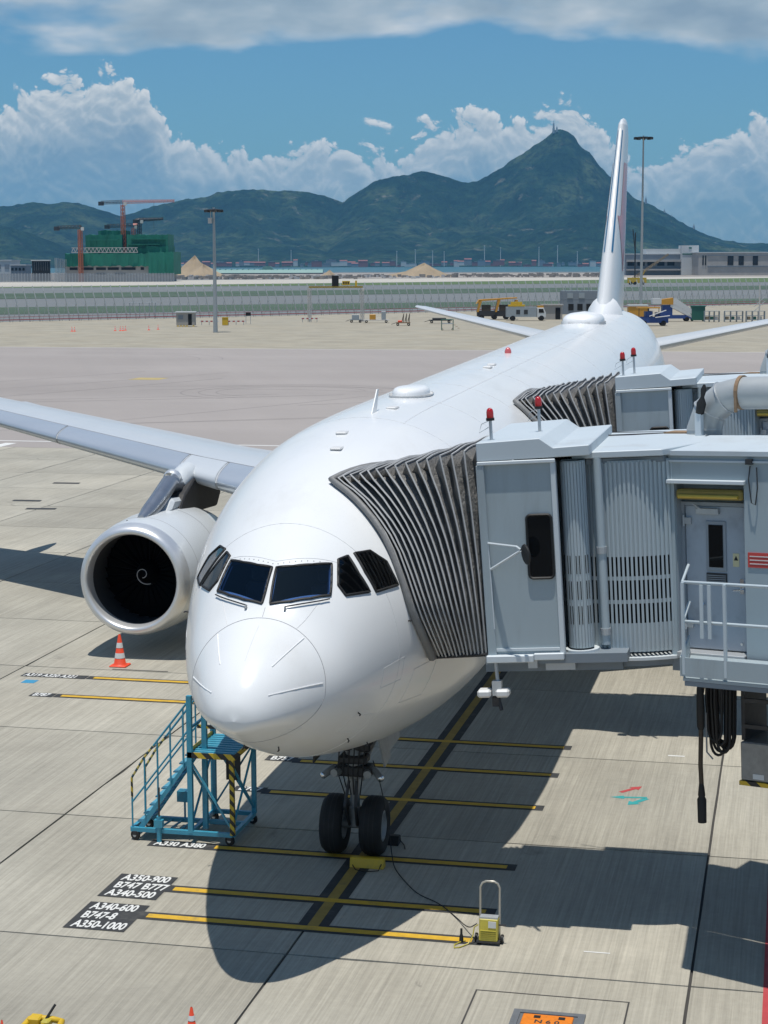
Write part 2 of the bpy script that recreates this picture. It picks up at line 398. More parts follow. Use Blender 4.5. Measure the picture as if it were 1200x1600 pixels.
GX, GY, SL = 0.07, 2.03, 6.02          # slab joints measured on the stand
SLAB_Y1 = GY+12*SL                      # beyond this the lanes are asphalt
apron = MB().grid(lambda i, j: ((-420, 260)[i], (-90, 292)[j], -0.035), 2, 2).build('apron', 'joint_dark')
apron.data.flip_normals()
tag(apron, 'broad concrete aircraft stand with straight joints between square slabs', kind='structure')
slab_meshes = []
def slab_mesh(seed):
    r = random.Random(seed); h = SL/2-0.016; mb = MB()
    t = 0.05
    # chipped, slightly wavy arris
    ring = []
    for a, b in (((-h, -h), (h, -h)), ((h, -h), (h, h)), ((h, h), (-h, h)), ((-h, h), (-h, -h))):
        for q in range(6):
            u = q/6; px, py = a[0]+(b[0]-a[0])*u, a[1]+(b[1]-a[1])*u
            e = r.uniform(0, 0.010)+(0.03 if r.random() < 0.04 else 0)
            px -= math.copysign(e, px) if abs(px) > h-1e-4 else 0; py -= math.copysign(e, py) if abs(py) > h-1e-4 else 0
            ring.append((px, py))
    n = len(ring)
    mb.add([(x, y, 0) for x, y in ring]+[(x*1.001, y*1.001, -t) for x, y in ring], [tuple(range(n))]+[(i, n+i, n+(i+1) % n, (i+1) % n) for i in range(n)])
    me = bpy.data.meshes.new('slab'); me.from_pydata(mb.v, [], mb.f); me.materials.append(MAT['concrete']); return me
slab_meshes = [slab_mesh(i) for i in range(6)]
for j in range(-3, 12):
    yc = GY+(j+0.5)*SL
    for i in range(-9, 4):
        xc = GX+(i+0.5)*SL
        cx = (xc-CAM.x)*math.cos(yaw)-(yc-CAM.y)*math.sin(yaw); cy = (xc-CAM.x)*math.sin(yaw)+(yc-CAM.y)*math.cos(yaw)
        if abs(cx) > 0.215*max(cy, 12)+9: continue
        o = bpy.data.objects.new('slab', slab_meshes[rnd.randrange(6)]); COL.objects.link(o)
        o.parent = apron; o.location = (xc, yc, rnd.uniform(-0.002, 0.0)); o.rotation_euler.z = rnd.choice((0, math.pi))
# pavement either side and behind the slabs
def sheet(name, x0, x1, y0, y1, z, mat, parent=None, nx=1, ny=1):
    mb = MB().grid(lambda i, j: (x0+(x1-x0)*i/nx, y0+(y1-y0)*j/ny, z), nx+1, ny+1)
    o = mb.build(name, mat, parent); o.data.flip_normals(); return o
tag(sheet('taxilane', -420, 260, SLAB_Y1, 196, 0.0, 'asphalt'), 'grey asphalt taxilane crossing behind the stand', kind='structure')
tag(sheet('far_apron', -420, 260, 196, 292, 0.0, 'concrete_far'), 'beige concrete apron in front of the long fence', kind='structure')

# ------------------------------------------------------------------ painted markings
def strip(x0, x1, y0, y1, mat, z, name='marking'):
    return sheet(name, min(x0, x1), max(x0, x1), min(y0, y1), max(y0, y1), z, mat, apron)
def bar(xl, xr, y):
    # stop bar: yellow on a black border, crossing the lead-in line
    strip(xl-0.16, xr+0.16, y-0.17, y+0.17, 'line_black', 0.004, 'stop_bar_border')
    strip(xl, xr, y-0.085, y+0.085, 'line_yellow', 0.008, 'stop_bar')
LX = 0.16
strip(LX-0.25, LX+0.25, 3.0, 60, 'line_black', 0.0035, 'lead_in_border')
strip(LX-0.09, LX+0.09, 3.08, 60, 'line_worn_shaded', 0.0075, 'lead_in_line')
for y in (3.16, 4.46, 6.72, 10.30, 12.62, 14.82): bar(-2.55, 2.72, y)
def text_obj(body, size, x, y, z, mat, parent, rot=0.0, bold=0.012, squeeze=1.0, shear=0.0, normal=None):
    cu = bpy.data.curves.new('lettering', 'FONT'); cu.body = body; cu.size = size; cu.offset = bold; cu.align_x = 'LEFT'; cu.shear = shear
    cu.space_line = 0.86; cu.resolution_u = 4
    t = bpy.data.objects.new('tmp_text', cu); COL.objects.link(t)
    dg = bpy.context.evaluated_depsgraph_get(); me = bpy.data.meshes.new_from_object(t.evaluated_get(dg))
    bpy.data.objects.remove(t); me.materials.clear(); me.materials.append(MAT[mat])
    o = bpy.data.objects.new('lettering', me); COL.objects.link(o); o.parent = parent
    off = ROOT.get(parent.name, Vector((0, 0, 0)))
    o.location = Vector((x, y, z))-off; o.rotation_euler.z = rot; o.scale = (squeeze, 1, 1)
    if normal: o.rotation_euler = normal
    return o
def panel(x0, x1, y0, y1, body, size, squeeze=1.0):
    p = strip(x0, x1, y0, y1, 'line_black', 0.005, 'type_panel')
    n = body.count('\n')+1; step = (y1-y0)/n
    for i, ln in enumerate(body.split('\n')):
        text_obj(ln, size, x0+0.10, y1-step*(i+1)+step*0.20, 0.009, 'line_white', p, bold=0.012, squeeze=squeeze)
panel(-3.68, -2.66, 3.87, 5.02, 'A350-900\nB747 B777\nA340-500', 0.40, 0.52)
panel(-3.68, -2.66, 2.38, 3.60, 'A340-600\nB747-8\nA350-1000', 0.41, 0.475)
panel(-3.78, -2.66, 6.56, 6.92, 'A330 A380', 0.34, 0.60)
panel(-3.32, -2.66, 10.22, 10.56, 'B767', 0.34, 0.66)
panel(-3.32, -2.66, 12.52, 12.92, 'B757', 0.38, 0.60)
# second lead-in on the far side of the engine
for y, xl, xr, body in ((19.13, -9.7, -6.0, 'A319 A320 A321'), (17.13, -9.75, -5.9, 'B787')):
    bar(xl, xr, y)
    w = 1.75 if len(body) > 6 else 0.62
    p = strip(xl-0.16-w, xl-0.18, y-0.19, y+0.19, 'line_black', 0.005, 'type_panel')
    text_obj(body, 0.40, xl-0.1-w, y-0.13, 0.009, 'line_white', p, bold=0.012, squeeze=0.50)
strip(-6.6, -6.08, 17.2, 40, 'line_black', 0.0035, 'lead_in_border'); strip(-6.48, -6.20, 17.2, 40, 'line_yellow', 0.0078, 'lead_in_line')
# arrows and the red edge line of the stand
def flat(poly, z, mat, name):
    o = MB().add([(x, y, z) for x, y in poly], [tuple(range(len(poly)))]).build(name, mat, apron)
    if o.data.polygons[0].normal.z < 0: o.data.flip_normals()
    return o
def arrow(x, y, a, L, mat, w=0.10):
    ca, sa = math.cos(a), math.sin(a)
    pts = [(0, -w/2), (L*0.62, -w/2), (L*0.62, -w*1.25), (L, 0), (L*0.62, w*1.25), (L*0.62, w/2), (0, w/2)]
    flat([(x+px*ca-py*sa, y+px*sa+py*ca) for px, py in pts], 0.004, mat, 'painted_arrow')
arrow(4.22, 11.69, math.atan2(.49, .38), 0.62, 'line_red', 0.10)
arrow(4.76, 11.42, math.atan2(-.10, -.71), 0.72, 'line_teal', 0.09)
arrow(4.76, 11.36, math.atan2(-.50, -.33), 0.60, 'line_teal', 0.12)
strip(7.13, 7.75, -30, 12, 'line_red', 0.004, 'red_edge_line')
strip(-11.3, -10.95, 18.25, 18.6, 'line_blue', 0.004, 'painted_dash')
strip(-9.6, -8.1, 20.15, 20.22, 'line_black', 0.004, 'painted_dash')
strip(4.45, 4.85, 3.05, 3.09, 'line_white', 0.004, 'painted_dash')
strip(4.95, 5.3, 14.6, 14.68, 'line_white', 0.004, 'painted_dash')
for x0, x1, y in ((-80, 40, 77.6), (-260, 60, 195.2)): strip(x0, x1, y, y+0.35, 'line_white', 0.006, 'painted_line')
for x, y in ((-27, 58), (-24.5, 49), (-26.2, 51.5), (-16.4, 42.0)):
    a = rnd.uniform(0, .6); flat([(x, y), (x+1.3, y+a), (x+1.2, y+a+.5), (x-.1, y+.5)], 0.004, 'line_black', 'tar_patch')
strip(-51.5, -48.6, 134.5, 137.5, 'line_ochre', 0.006, 'painted_block')
strip(-37.6, -36.9, 70.0, 76.5, 'line_white', 0.006, 'painted_line')

# hydrant pit with its cover inside a framed slab
for x0, x1, y0, y1 in ((3.10, 5.30, 1.25, 1.275), (3.10, 3.125, -0.9, 1.25), (5.275, 5.30, -0.9, 1.25), (3.10, 5.30, -0.925, -0.90)):
    strip(x0, x1, y0, y1, 'joint_dark', 0.004, 'saw_cut')
pm('pit_steel', (0.17, 0.18, 0.19), 0.55, metal=0.3, var=0.25, scale=8)
pm('pit_orange', (0.72, 0.20, 0.012), 0.55, var=0.12, scale=8, dirt=(0.3, 0.1, 0.02, 0.5), dscale=6)
pit = thing('hydrant_pit', (4.3, 0.2, 0), 'grey steel pit frame with an orange lid let into the concrete', 'pit cover')
mb = MB()
for a, b in (((3.75, -.25, 0), (4.75, -.15, .03)), ((3.75, .55, 0), (4.75, .65, .03)), ((3.75, -.15, 0), (3.85, .55, .03)), ((4.65, -.15, 0), (4.75, .55, .03))): mb.bb(a, b)
mb.build('frame', 'pit_steel', pit)
MB().bb((3.85, -.15, 0), (4.65, .55, .012)).build('pit_plate', 'pit_steel', pit)
lid = MB().bb((3.9, -.12, .012), (4.6, .5, .04)).build('lid', 'pit_orange', pit, bevel=.01)
for x in (4.06, 4.40): MB().bb((x, .36, .04), (x+.09, .44, .048)).build('latch', 'rubber', lid)
text_obj('N 6 0', 0.15, 4.08, 0.20, 0.0425, 'line_black', lid, bold=0.004)

# ------------------------------------------------------------------ aircraft
def pchip(xs, ys):
    xs, ys = np.array(xs, float), np.array(ys, float); h = np.diff(xs); dl = np.diff(ys)/h
    d = np.zeros_like(ys); d[0], d[-1] = dl[0], dl[-1]
    for i in range(1, len(xs)-1):
        if dl[i-1]*dl[i] > 0:
            w1, w2 = 2*h[i]+h[i-1], h[i]+2*h[i-1]; d[i] = (w1+w2)/(w1/dl[i-1]+w2/dl[i])
    def f(x):
        x = min(max(x, xs[0]), xs[-1]); i = min(int(np.searchsorted(xs, x, 'right'))-1, len(xs)-2); i = max(i, 0)
        t = (x-xs[i])/h[i]; t2, t3 = t*t, t*t*t
        return float((2*t3-3*t2+1)*ys[i]+(t3-2*t2+t)*h[i]*d[i]+(-2*t3+3*t2)*ys[i+1]+(t3-t2)*h[i]*d[i+1])
    return f
AX, AY, AZ, ASL = -0.17, 0.30, 4.82, 0.0165
PXS = [0, .04, .12, .3, .6, 1.05, 1.5, 2.0, 3.0, 4.0, 5.0, 6.0, 7.0, 8.0, 9.5, 11, 44, 48, 52, 56, 60, 62.5, 63.66]
HWS = [0.001, .19, .335, .51, .71, .935, 1.145, 1.35, 1.70, 1.99, 2.24, 2.44, 2.60, 2.71, 2.78, 2.82, 2.82, 2.74, 2.42, 1.92, 1.25, .70, .25]
TXS = [0, .04, .12, .3, .6, 1.05, 1.40, 1.60, 2.0, 2.5, 3.0, 3.5, 4.0, 5.0, 6.0, 7.0, 8.0, 9.5, 11, 50, 55, 58, 62, 63.66]
TPS = [-.699, -.51, -.37, -.17, .05, .29, .44, .57, .98, 1.34, 1.60, 1.81, 1.98, 2.26, 2.48, 2.63, 2.74, 2.80, 2.82, 2.82, 2.74, 2.55, 2.15, 1.9]
BXS = [0, .04, .12, .3, .6, 1.05, 1.5, 2.0, 3.0, 4.0, 5.0, 6.0, 7.0, 8.0, 9.5, 44, 48, 52, 56, 60, 63, 63.66]
BTS = [-.701, -.84, -.90, -.99, -1.13, -1.33, -1.52, -1.71, -2.05, -2.30, -2.50, -2.65, -2.75, -2.80, -2.82, -2.82, -2.58, -1.85, -.85, .25, 1.1, 1.4]
_hw, _tp, _bt = pchip(PXS, HWS), pchip(TXS, TPS), pchip(BXS, BTS)
_zc = pchip([0, 1, 3, 6, 9, 44, 52, 60, 63.66], [-.70, -.62, -.38, -.12, 0, 0, .25, 1.1, 1.6])
def S(x, th, off=0.0):
    hw, tp, bt, zc = _hw(x), _tp(x), _bt(x), _zc(x); s, c = math.sin(th), math.cos(th)
    X = (hw+off)*c*(1-.26*s*s*max(0, min(1, (6-x)/5)) if s < 0 else 1); Z = zc+((tp-zc+off) if s >= 0 else (zc-bt+off))*s
    Y = AY+x-(off if x < .3 else off*.3)
    return Vector((AX+X, Y, AZ+Z+ASL*(Y-7)))
ac = thing('airliner', (AX, 7, 0), 'white wide body twin engine airliner parked nose in at the jet bridges', 'airplane')
xs = [0, .01, .025, .04, .06, .09]+[.12+.03*i for i in range(20)]+[.72+.06*i for i in range(55)]+[4.0+.25*i for i in range(24)]+[10+1.0*i for i in range(34)]+[44+.5*i for i in range(39)]+[63.3, 63.66]
NT = 112
fus = MB().grid(lambda i, j: S(xs[i], 2*math.pi*j/NT), len(xs), NT, cv=True)
fus.f.append(tuple((len(xs)-1)*NT+j for j in range(NT)))
fus.build('fuselage', 'white_paint', ac, smooth=180, recalc=True)
F = [c for c in ac.children if c.name.startswith('fuselage')][0]
def ring(x, mat, r=0.006, name='skin_seam', a0=0, a1=360, n=72, off=0.0):
    pts = [S(x, math.radians(a0+(a1-a0)*i/n), off) for i in range(n+1 if a1-a0 < 360 else n)]
    return MB().path(pts, r, 4, closed=(a1-a0 >= 360)).build(name, mat, F, smooth=60)
MB().path([S(1.19+(.27 if math.sin(a) > 0 else .46)*math.sin(a), a) for a in [2*math.pi*i/96 for i in range(96)]], .006, 4, closed=True).build('radome_seam', 'seam', F, smooth=60)
def outline(pts_, mat='seam', r=.004, n=6, mirror=False):
    out = []
    for a, b_ in zip(pts_, pts_[1:]+pts_[:1]):
        for q_ in range(n):
            x, t = a[0]+(b_[0]-a[0])*q_/n, a[1]+(b_[1]-a[1])*q_/n
            out.append(S(x, math.radians(180-t if mirror else t)))
    MB().path(out, r, 4, closed=True).build('access_panel', mat, F)
outline([(.80, -38), (1.02, -34), (.98, -46), (.78, -50)], 'fine_seam'); outline([(2.2, -30), (2.9, -32), (2.9, -46), (2.2, -44)], 'fine_seam'); outline([(3.6, -12), (4.4, -12), (4.4, -30), (3.6, -30)], 'fine_seam')
outline([(2.6, -2), (3.2, -2), (3.2, -14), (2.6, -14)], 'fine_seam'); outline([(2.7, 8), (3.1, 7), (3.1, 1), (2.7, 2)], 'fine_seam', mirror=True); outline([(4.2, 30), (4.6, 30), (4.6, 22), (4.2, 22)], 'fine_seam', mirror=True)
for i in range(22):      # fastener row above the windscreens
    t_ = 56+68*i/21; q_ = S(2.20+.0042*abs(t_-90)**1.28, math.radians(t_), .002)
    MB().lathe([(.0, .004), (.009, .003), (.010, 0)], q_, (0, -.5, .86), 6).build('fastener', 'seam', F)
ring_pts = [S(2.25+.0042*abs(t_-90)**1.28, math.radians(t_)) for t_ in range(54, 127)]
MB().path(ring_pts, .004, 4).build('skin_seam', 'fine_seam', F)
for x in (3.05, 8.2, 11.5, 15.0, 19.2, 24.0, 30.0, 36.0, 42.0, 46.5, 50.5): ring(x, 'fine_seam', 0.005)
for pts_ in ([(0.625, 58.0), (0.815, 56.0), (1.023, 54.4), (1.20, 53.7), (1.37, 52.9)], [(0.301, 36.1), (0.473, 28.0), (0.689, 21.9), (0.938, 16.9), (1.19, 12.9)]):
    for mir in (0, 1):
        MB().path([S(x, math.radians(180-t if mir else t), .004) for x, t in pts_], .008, 5).build('lightning_strip', 'strip_white', F, smooth=60)
MB().path([S(.58+.12*i, math.radians(90), .001) for i in range(7)], .004, 4).build('lightning_strip', 'fine_seam', F)
MB().path([S(1.48+.03*i, math.radians(90), .0) for i in range(6)], .005, 4).build('skin_seam', 'seam', F)
for th in (62, 118): MB().path([S(1.44+.1*i, math.radians(th+(-1 if th < 90 else 1)*i*1.4), .0) for i in range(8)], .0045, 4).build('skin_seam', 'fine_seam', F)
for th in (75, 105, -20, 200): MB().path([S(8.3+.5*i, math.radians(th), .0) for i in range(70)], .004, 4).build('skin_seam', 'fine_seam', F)

def inv(pt):        # surface parameters of a point given by (x, z) on the port side
    x, z = pt
    zc, tp, bt = _zc(x), _tp(x), _bt(x)
    s = (z-zc)/((tp-zc) if z > zc else (zc-bt)); return x, math.asin(max(-1, min(1, s)))
def patch(poly, off, name, mat, parent, mirror, cuts=7, smooth=180):
    # poly: (x, theta degrees) outline on the skin
    bm = bmesh.new(); vs = [bm.verts.new(S(x, math.radians(t))) for x, t in poly]; bm.faces.new(vs)
    bmesh.ops.triangulate(bm, faces=bm.faces[:])
    bmesh.ops.subdivide_edges(bm, edges=bm.edges[:], cuts=cuts, use_grid_fill=True)
    bmesh.ops.triangulate(bm, faces=bm.faces[:]); bm.verts.ensure_lookup_table()
    mb = MB(); ix = {v: i for i, v in enumerate(bm.verts)}
    for v in bm.verts: mb.v.append(tuple(onskin(v.co, off, mirror)))
    for f in bm.faces: mb.f.append(tuple(ix[v] for v in f.verts))
    bm.free(); o = mb.build(name, mat, parent, smooth=smooth)
    c = sum((p.normal.dot(Vector(p.center)+Vector((0, 7, 0))-Vector((0, AY+4, 4.9))) for p in o.data.polygons))
    if c < 0: o.data.flip_normals()
    # flat panes: one shading normal for the whole pane
    nrm = Vector((0, 0, 0))
    for p in o.data.polygons: nrm += p.normal*p.area
    nrm.normalize(); o.data.normals_split_custom_set([tuple((nrm*.85+o.data.vertices[l.vertex_index].normal*.15).normalized()) for l in o.data.loops])
    return o
def onskin(co, off, mirror):
    x = co.y-AY; X = co.x-AX; Z = co.z-AZ-ASL*(co.y-7); zc = _zc(x)
    s_ = (Z-zc)/((_tp(x)-zc) if Z > zc else (zc-_bt(x))); th = math.atan2(s_, X/_hw(x))
    return S(x, math.pi-th if mirror else th, off)
def seal(poly, mirror, parent, r=.021):
    pts = []; n = len(poly)
    for i in range(n):
        a, b = poly[i], poly[(i+1) % n]
        for q in range(8):
            pts.append(onskin(S(a[0], math.radians(a[1])).lerp(S(b[0], math.radians(b[1])), q/8), .010, mirror))
    MB().path(pts, r, 6, closed=True).build('window_seal', 'rubber', parent, smooth=60)
WIN = {'windscreen': [(2.14, 88.6), (2.2, 78.9), (2.334, 68.7), (2.525, 59.5), (2.375, 56.7), (2.23, 53.8), (2.09, 51.2), (1.887, 61.4), (1.754, 73.6), (1.675, 87.0), (1.812, 87.8), (1.957, 88.2)],
       'sliding_window': [(2.668, 57.7), (2.758, 56.2), (2.853, 54.8), (2.752, 45.0), (2.725, 34.9), (2.492, 38.9), (2.285, 43.5), (2.292, 46.9), (2.307, 50.3), (2.476, 54.1)],
       'side_window': [(2.989, 53.0), (3.131, 50.4), (3.284, 48.0), (3.349, 43.5), (3.437, 39.1), (3.408, 33.6), (3.405, 28.0), (3.118, 30.2), (2.85, 32.6), (2.881, 43.0)]}
for nm, poly in WIN.items():
    for mir in (False, True):
        p = patch(poly, .012, nm, 'cockpit_glass' if nm == 'windscreen' else 'cockpit_side_glass', ac, mir)
        seal(poly, mir, p)
# cut the window openings through the skin and the lining, then fit out the cockpit
def cut_windows(o, off):
    base = Vector(ROOT[ac.name]); bm = bmesh.new(); bm.from_mesh(o.data)
    for nm, poly in WIN.items():
        cs = [poly[i] for i in ((0, 3, 6, 9) if nm == 'windscreen' else (0, 2, 4, 6, 8))]
        for mir in (False, True):
            P_ = [S(x, math.radians(180-t if mir else t), off)-base for x, t in cs]; cen = sum(P_, Vector((0, 0, 0)))/len(P_)
            nrm = Vector((0, 0, 0))
            for i in range(len(P_)): nrm += (P_[i]-cen).cross(P_[(i+1) % len(P_)]-cen)
            nrm.normalize(); planes = []
            for i in range(len(P_)):
                pa, pb = P_[i], P_[(i+1) % len(P_)]; no = (pb-pa).cross(nrm).normalized()
                if (cen-pa).dot(no) > 0: no = -no
                planes.append((pa-no*.018, no))
            near = lambda: [f for f in bm.faces if (f.calc_center_median()-cen).length < .85]
            for co, no in planes:
                fs = near(); g = fs+list({e for f in fs for e in f.edges})+list({v for f in fs for v in f.verts})
                bmesh.ops.bisect_plane(bm, geom=g, plane_co=co, plane_no=no, dist=1e-5)
            kill = [f for f in near() if all((f.calc_center_median()-co).dot(no) < 0 for co, no in planes) and abs((f.calc_center_median()-cen).dot(nrm)) < .35]
            bmesh.ops.delete(bm, geom=kill, context='FACES')
    bm.to_mesh(o.data); bm.free(); o.data.update()
cut_windows(F, 0.0)
cockpit = MB().grid(lambda i, j: S(1.45+.075*i, math.radians(-25+230*j/80), -.05), 38, 81).build('cockpit', 'cockpit_lining', ac, smooth=180)
cut_windows(cockpit, -.05)
for x_ in (1.47, 4.2):
    MB().add([S(x_, 2*math.pi*j/48, -.06) for j in range(48)], [tuple(range(48))]).build('bulkhead', 'cockpit_lining', cockpit)
MB().grid(lambda i, j: Vector((AX+(j*2-1)*(_hw(1.5+.3*i)-.22), AY+1.5+.3*i, 4.28)), 10, 2).build('cockpit_floor', 'cockpit_lining', cockpit)
MB().bb((AX-.58, AY+1.84, 5.14), (AX+.58, AY+2.36, 5.24)).bb((AX-.72, AY+2.12, 4.7), (AX+.72, AY+2.34, 5.20)).bb((AX-.2, AY+2.2, 4.2), (AX+.2, AY+3.2, 4.85)).build('glareshield', 'glareshield', cockpit, bevel=.03)
MB().bb((AX-.76, AY+2.365, 5.20), (AX+.76, AY+2.40, 5.285)).build('glareshield_lit_edge', 'slat_metal', cockpit)  # lighter strip standing in for the lit rear edge of the glareshield
MB().bb((AX+.42, AY+2.2, 5.24), (AX+.47, AY+2.25, 5.33)).build('flag', 'fin_red', cockpit)
for sx in (-1, 1):
    sx_ = AX+sx*.53
    MB().bb((sx_-.24, AY+3.15, 4.2), (sx_+.24, AY+3.30, 5.42)).bb((sx_-.14, AY+3.16, 5.44), (sx_+.14, AY+3.27, 5.68)).bb((sx_-.24, AY+2.75, 4.45), (sx_+.24, AY+3.2, 4.6)).build('seat', 'seat_cover', cockpit, bevel=.05)
    MB().tube((sx_, AY+2.45, 4.6), (sx_, AY+2.5, 5.02), .025, 8).build('control_column', 'rubber', cockpit)
# wipers
for mir in (False, True):
    w_ = [S(x, math.radians(180-t if mir else t), .035) for x, t in [(1.655, 76.2), (1.71, 70.4), (1.77, 65.0), (1.838, 59.8), (1.92, 54.8), (2.02, 50.6)]]
    MB().path(w_, .011, 5).build('wiper', 'dark_metal', ac)
    MB().path([w_[0], w_[0]+Vector((0, -.03, -.05))], .02, 6).build('wiper_pivot', 'rim_grey', ac)
# roof fittings
def crown(x): return S(x, math.pi/2)
q = crown(8.6); MB().prism([q+Vector((0, 0, -.05)), q+Vector((0, .42, -.05)), q+Vector((0, .62, .42)), q+Vector((0, .50, .42))], (.02, 0, 0)).build('blade_antenna', 'strip_white', ac)
q = crown(12.3)
MB().grid(lambda i, j: q+Vector((.36*math.cos(2*math.pi*j/24)*(1-(i/6)**3*.45) if i < 6 else .0, 0.80*math.sin(2*math.pi*j/24)*(1-(i/6)**3*.35) if i < 6 else 0, -.06+.22*math.sin(min(i, 6)/6*math.pi/2))), 7, 24, cv=True).build('antenna_dome', 'strip_white', ac, smooth=180, recalc=True)
MB().grid(lambda i, j: q+Vector((.40*math.cos(2*math.pi*j/24)*(1+.04*i), 0.86*math.sin(2*math.pi*j/24)*(1+.02*i), (-.06, -.02, .02)[i])), 3, 24, cv=True).build('dome_rim', 'fine_seam', ac, smooth=60)
q = crown(25.2); MB().lathe([(.09, -.05), (.09, .06), (.06, .13), (.01, .16)], q, (0, 0, 1), 12).build('beacon', 'fin_red', ac, smooth=60)
for x, dx in ((5.9, .05), (6.9, -.1), (20.0, .3), (20.9, .25), (9.6, .2)):
    q = crown(x)+Vector((dx, 0, -.004)); MB().bb(q+Vector((-.10, -.16, -.02)), q+Vector((.10, .16, .025))).build('vent', 'fine_seam', ac, bevel=.02)
# satcom radome
q = crown(43.5)
def sat(i, j):
    a = 2*math.pi*j/32; c, s_ = math.cos(a), math.sin(a); e = 2/3.2
    rx = .72*math.copysign(abs(c)**e, c); ry = 1.5*math.copysign(abs(s_)**e, s_)
    t = i/8; k_ = (1-t**4)**.5 if t < 1 else 0
    return q+Vector((rx*k_, ry*(1-(1-k_)*.8), -.15+.50*t if t < 1 else .35))
MB().grid(sat, 9, 32, cv=True).build('satcom_radome', 'strip_white', ac, smooth=50, recalc=True)
MB().grid(lambda i, j: q+Vector((.80*math.cos(2*math.pi*j/32), 1.65*math.sin(2*math.pi*j/32), (-.2, -.02)[i])), 2, 32, cv=True).build('radome_rim', 'fine_seam', ac)
# small probes on the nose
for x, th in ((2.3, -28), (2.9, -52), (4.3, -62), (1.35, -72), (4.9, -8), (3.4, 12)):
    for mir in (0, 1):
        t = math.radians(180-th if mir else th); a = S(x, t); b = S(x, t, .05)
        MB().path([a, b, b+Vector((0, -.06, 0))], .012, 5).build('probe', 'dark_metal', ac)

# lifting surfaces
def foil(n=14):
    up_, lo = [], []
    for i in range(n+1):
        x = (1-math.cos(math.pi*i/n))/2; yt = 5*(.2969*math.sqrt(x)-.126*x-.3516*x*x+.2843*x**3-.1036*x**4)
        cmb = 0.10*x*(1-x)
        up_.append((x, yt, cmb)); lo.append((x, -yt, cmb))
    return up_[::-1]+lo[1:-1]
FO = foil()
def surface(secs, name, mat, parent, vertical=False, n_sub=6):
    # secs: (span, LE y, chord, z, thickness ratio)
    rows = []
    for a, b in zip(secs[:-1], secs[1:]):
        for q in range(n_sub): rows.append([u+(w-u)*q/n_sub for u, w in zip(a, b)])
    rows.append(list(secs[-1]))
    def pt(i, j):
        s_, le, ch, z, t = rows[i]; x, y, cm = FO[j]; th = y*ch*t*1.0
        if vertical: return Vector((AX+th, le+x*ch, z))
        return Vector((AX+s_, le+x*ch, z+th+(cm*ch*.35)))
    mb = MB().grid(pt, len(rows), len(FO), cv=True)
    L = len(FO); mb.f.append(tuple((len(rows)-1)*L+j for j in range(L))); mb.f.append(tuple(range(L)))
    return mb.build(name, mat, parent, smooth=60, recalc=True), pt, rows
def wing_secs(sx):
    d = [(2.3, 21.55, 11.6, 3.55, .125), (2.82, 21.9, 11.2, 3.62, .12), (9.4, 26.0, 7.35, 4.42, .11), (20.0, 32.85, 4.75, 5.62, .10), (29.2, 38.85, 2.55, 6.75, .10)]
    return [(sx*s_, le, c, z, t) for s_, le, c, z, t in d]
def le_at(s_):
    pts = wing_secs(1)
    for a, b in zip(pts[:-1], pts[1:]):
        if s_ <= b[0]:
            u = (s_-a[0])/(b[0]-a[0]); return [p+(q-p)*u for p, q in zip(a, b)]
for sx in (-1, 1):
    w, _, _ = surface(wing_secs(sx), 'wing', 'wing_grey', ac)
    # leading edge slats, one object each, wrapped over the nose of the wing
    for s0, s1, mt in ((3.2, 8.15, 'slat_metal'), (8.22, 9.55, 'wing_grey'), (9.62, 14.6, 'slat_metal'), (14.66, 19.4, 'slat_metal'), (19.46, 24.0, 'slat_metal'), (24.06, 28.4, 'slat_metal')):
        def pt(i, j, s0=s0, s1=s1):
            s_ = s0+(s1-s0)*i/6; _, le, ch, z, t = le_at(s_)
            xx = (.155, .12, .08, .045, .02, .006, 0, .006, .02, .04)[j]; up_ = j <= 6
            y = 5*(.2969*math.sqrt(xx)-.126*xx-.3516*xx*xx+.2843*xx**3)*ch*t
            g = .012
            return Vector((AX+sx*s_, le+xx*ch-(g if xx < .05 else 0), z+(y+g if up_ else -y-g)+.10*xx*(1-xx)*ch*.35))
        MB().grid(pt, 7, 10).build('slat', mt, w, smooth=60, recalc=True)
        e = MB().path([pt(6, j) for j in range(10)], .010, 4).build('slat_gap', 'seam', w)
    MB().path([Vector((AX+sx*s_, le_at(s_)[1]+.157*le_at(s_)[2], le_at(s_)[3]+5*(.2969*math.sqrt(.157)-.126*.157-.3516*.157**2+.2843*.157**3)*le_at(s_)[2]*le_at(s_)[4]+.10*.157*.843*le_at(s_)[2]*.35+.008)) for s_ in [3.2+.84*i for i in range(31)]], .014, 4).build('panel_gap', 'seam', w)
    for s_ in (7.0, 14.2, 19.4, 24):     # flap track fairings
        _, le, ch, z, t = le_at(s_)
        MB().lathe([(.02, 0), (.22, .5), (.33, 1.4), (.30, 2.6), (.15, 3.7), (.02, 4.2)], (AX+sx*s_, le+ch*.62, z-.28), (0, 1, -.04), 16).build('flap_fairing', 'wing_grey', w, smooth=60)
    # winglet
    z0 = 6.75
    def wl(i, j):
        t = i/6; x, y, cm = FO[j]; ch = 2.5*(1-t)+1.0*t
        return Vector((AX+sx*(29.2+.95*t+y*ch*.08), 38.85+2.3*t+x*ch, z0+2.0*t*t*.3+1.6*t))
    MB().grid(wl, 7, len(FO), cv=True).build('winglet', 'white_paint', w, smooth=60, recalc=True)
    # tailplane
    surface([(sx*.6, 53.9, 5.9, 6.62, .10), (sx*1.6, 54.7, 5.4, 6.80, .10), (sx*9.3, 60.0, 2.1, 8.28, .09), (sx*9.7, 60.6, 1.4, 8.36, .06)], 'tailplane', 'wing_grey', ac)
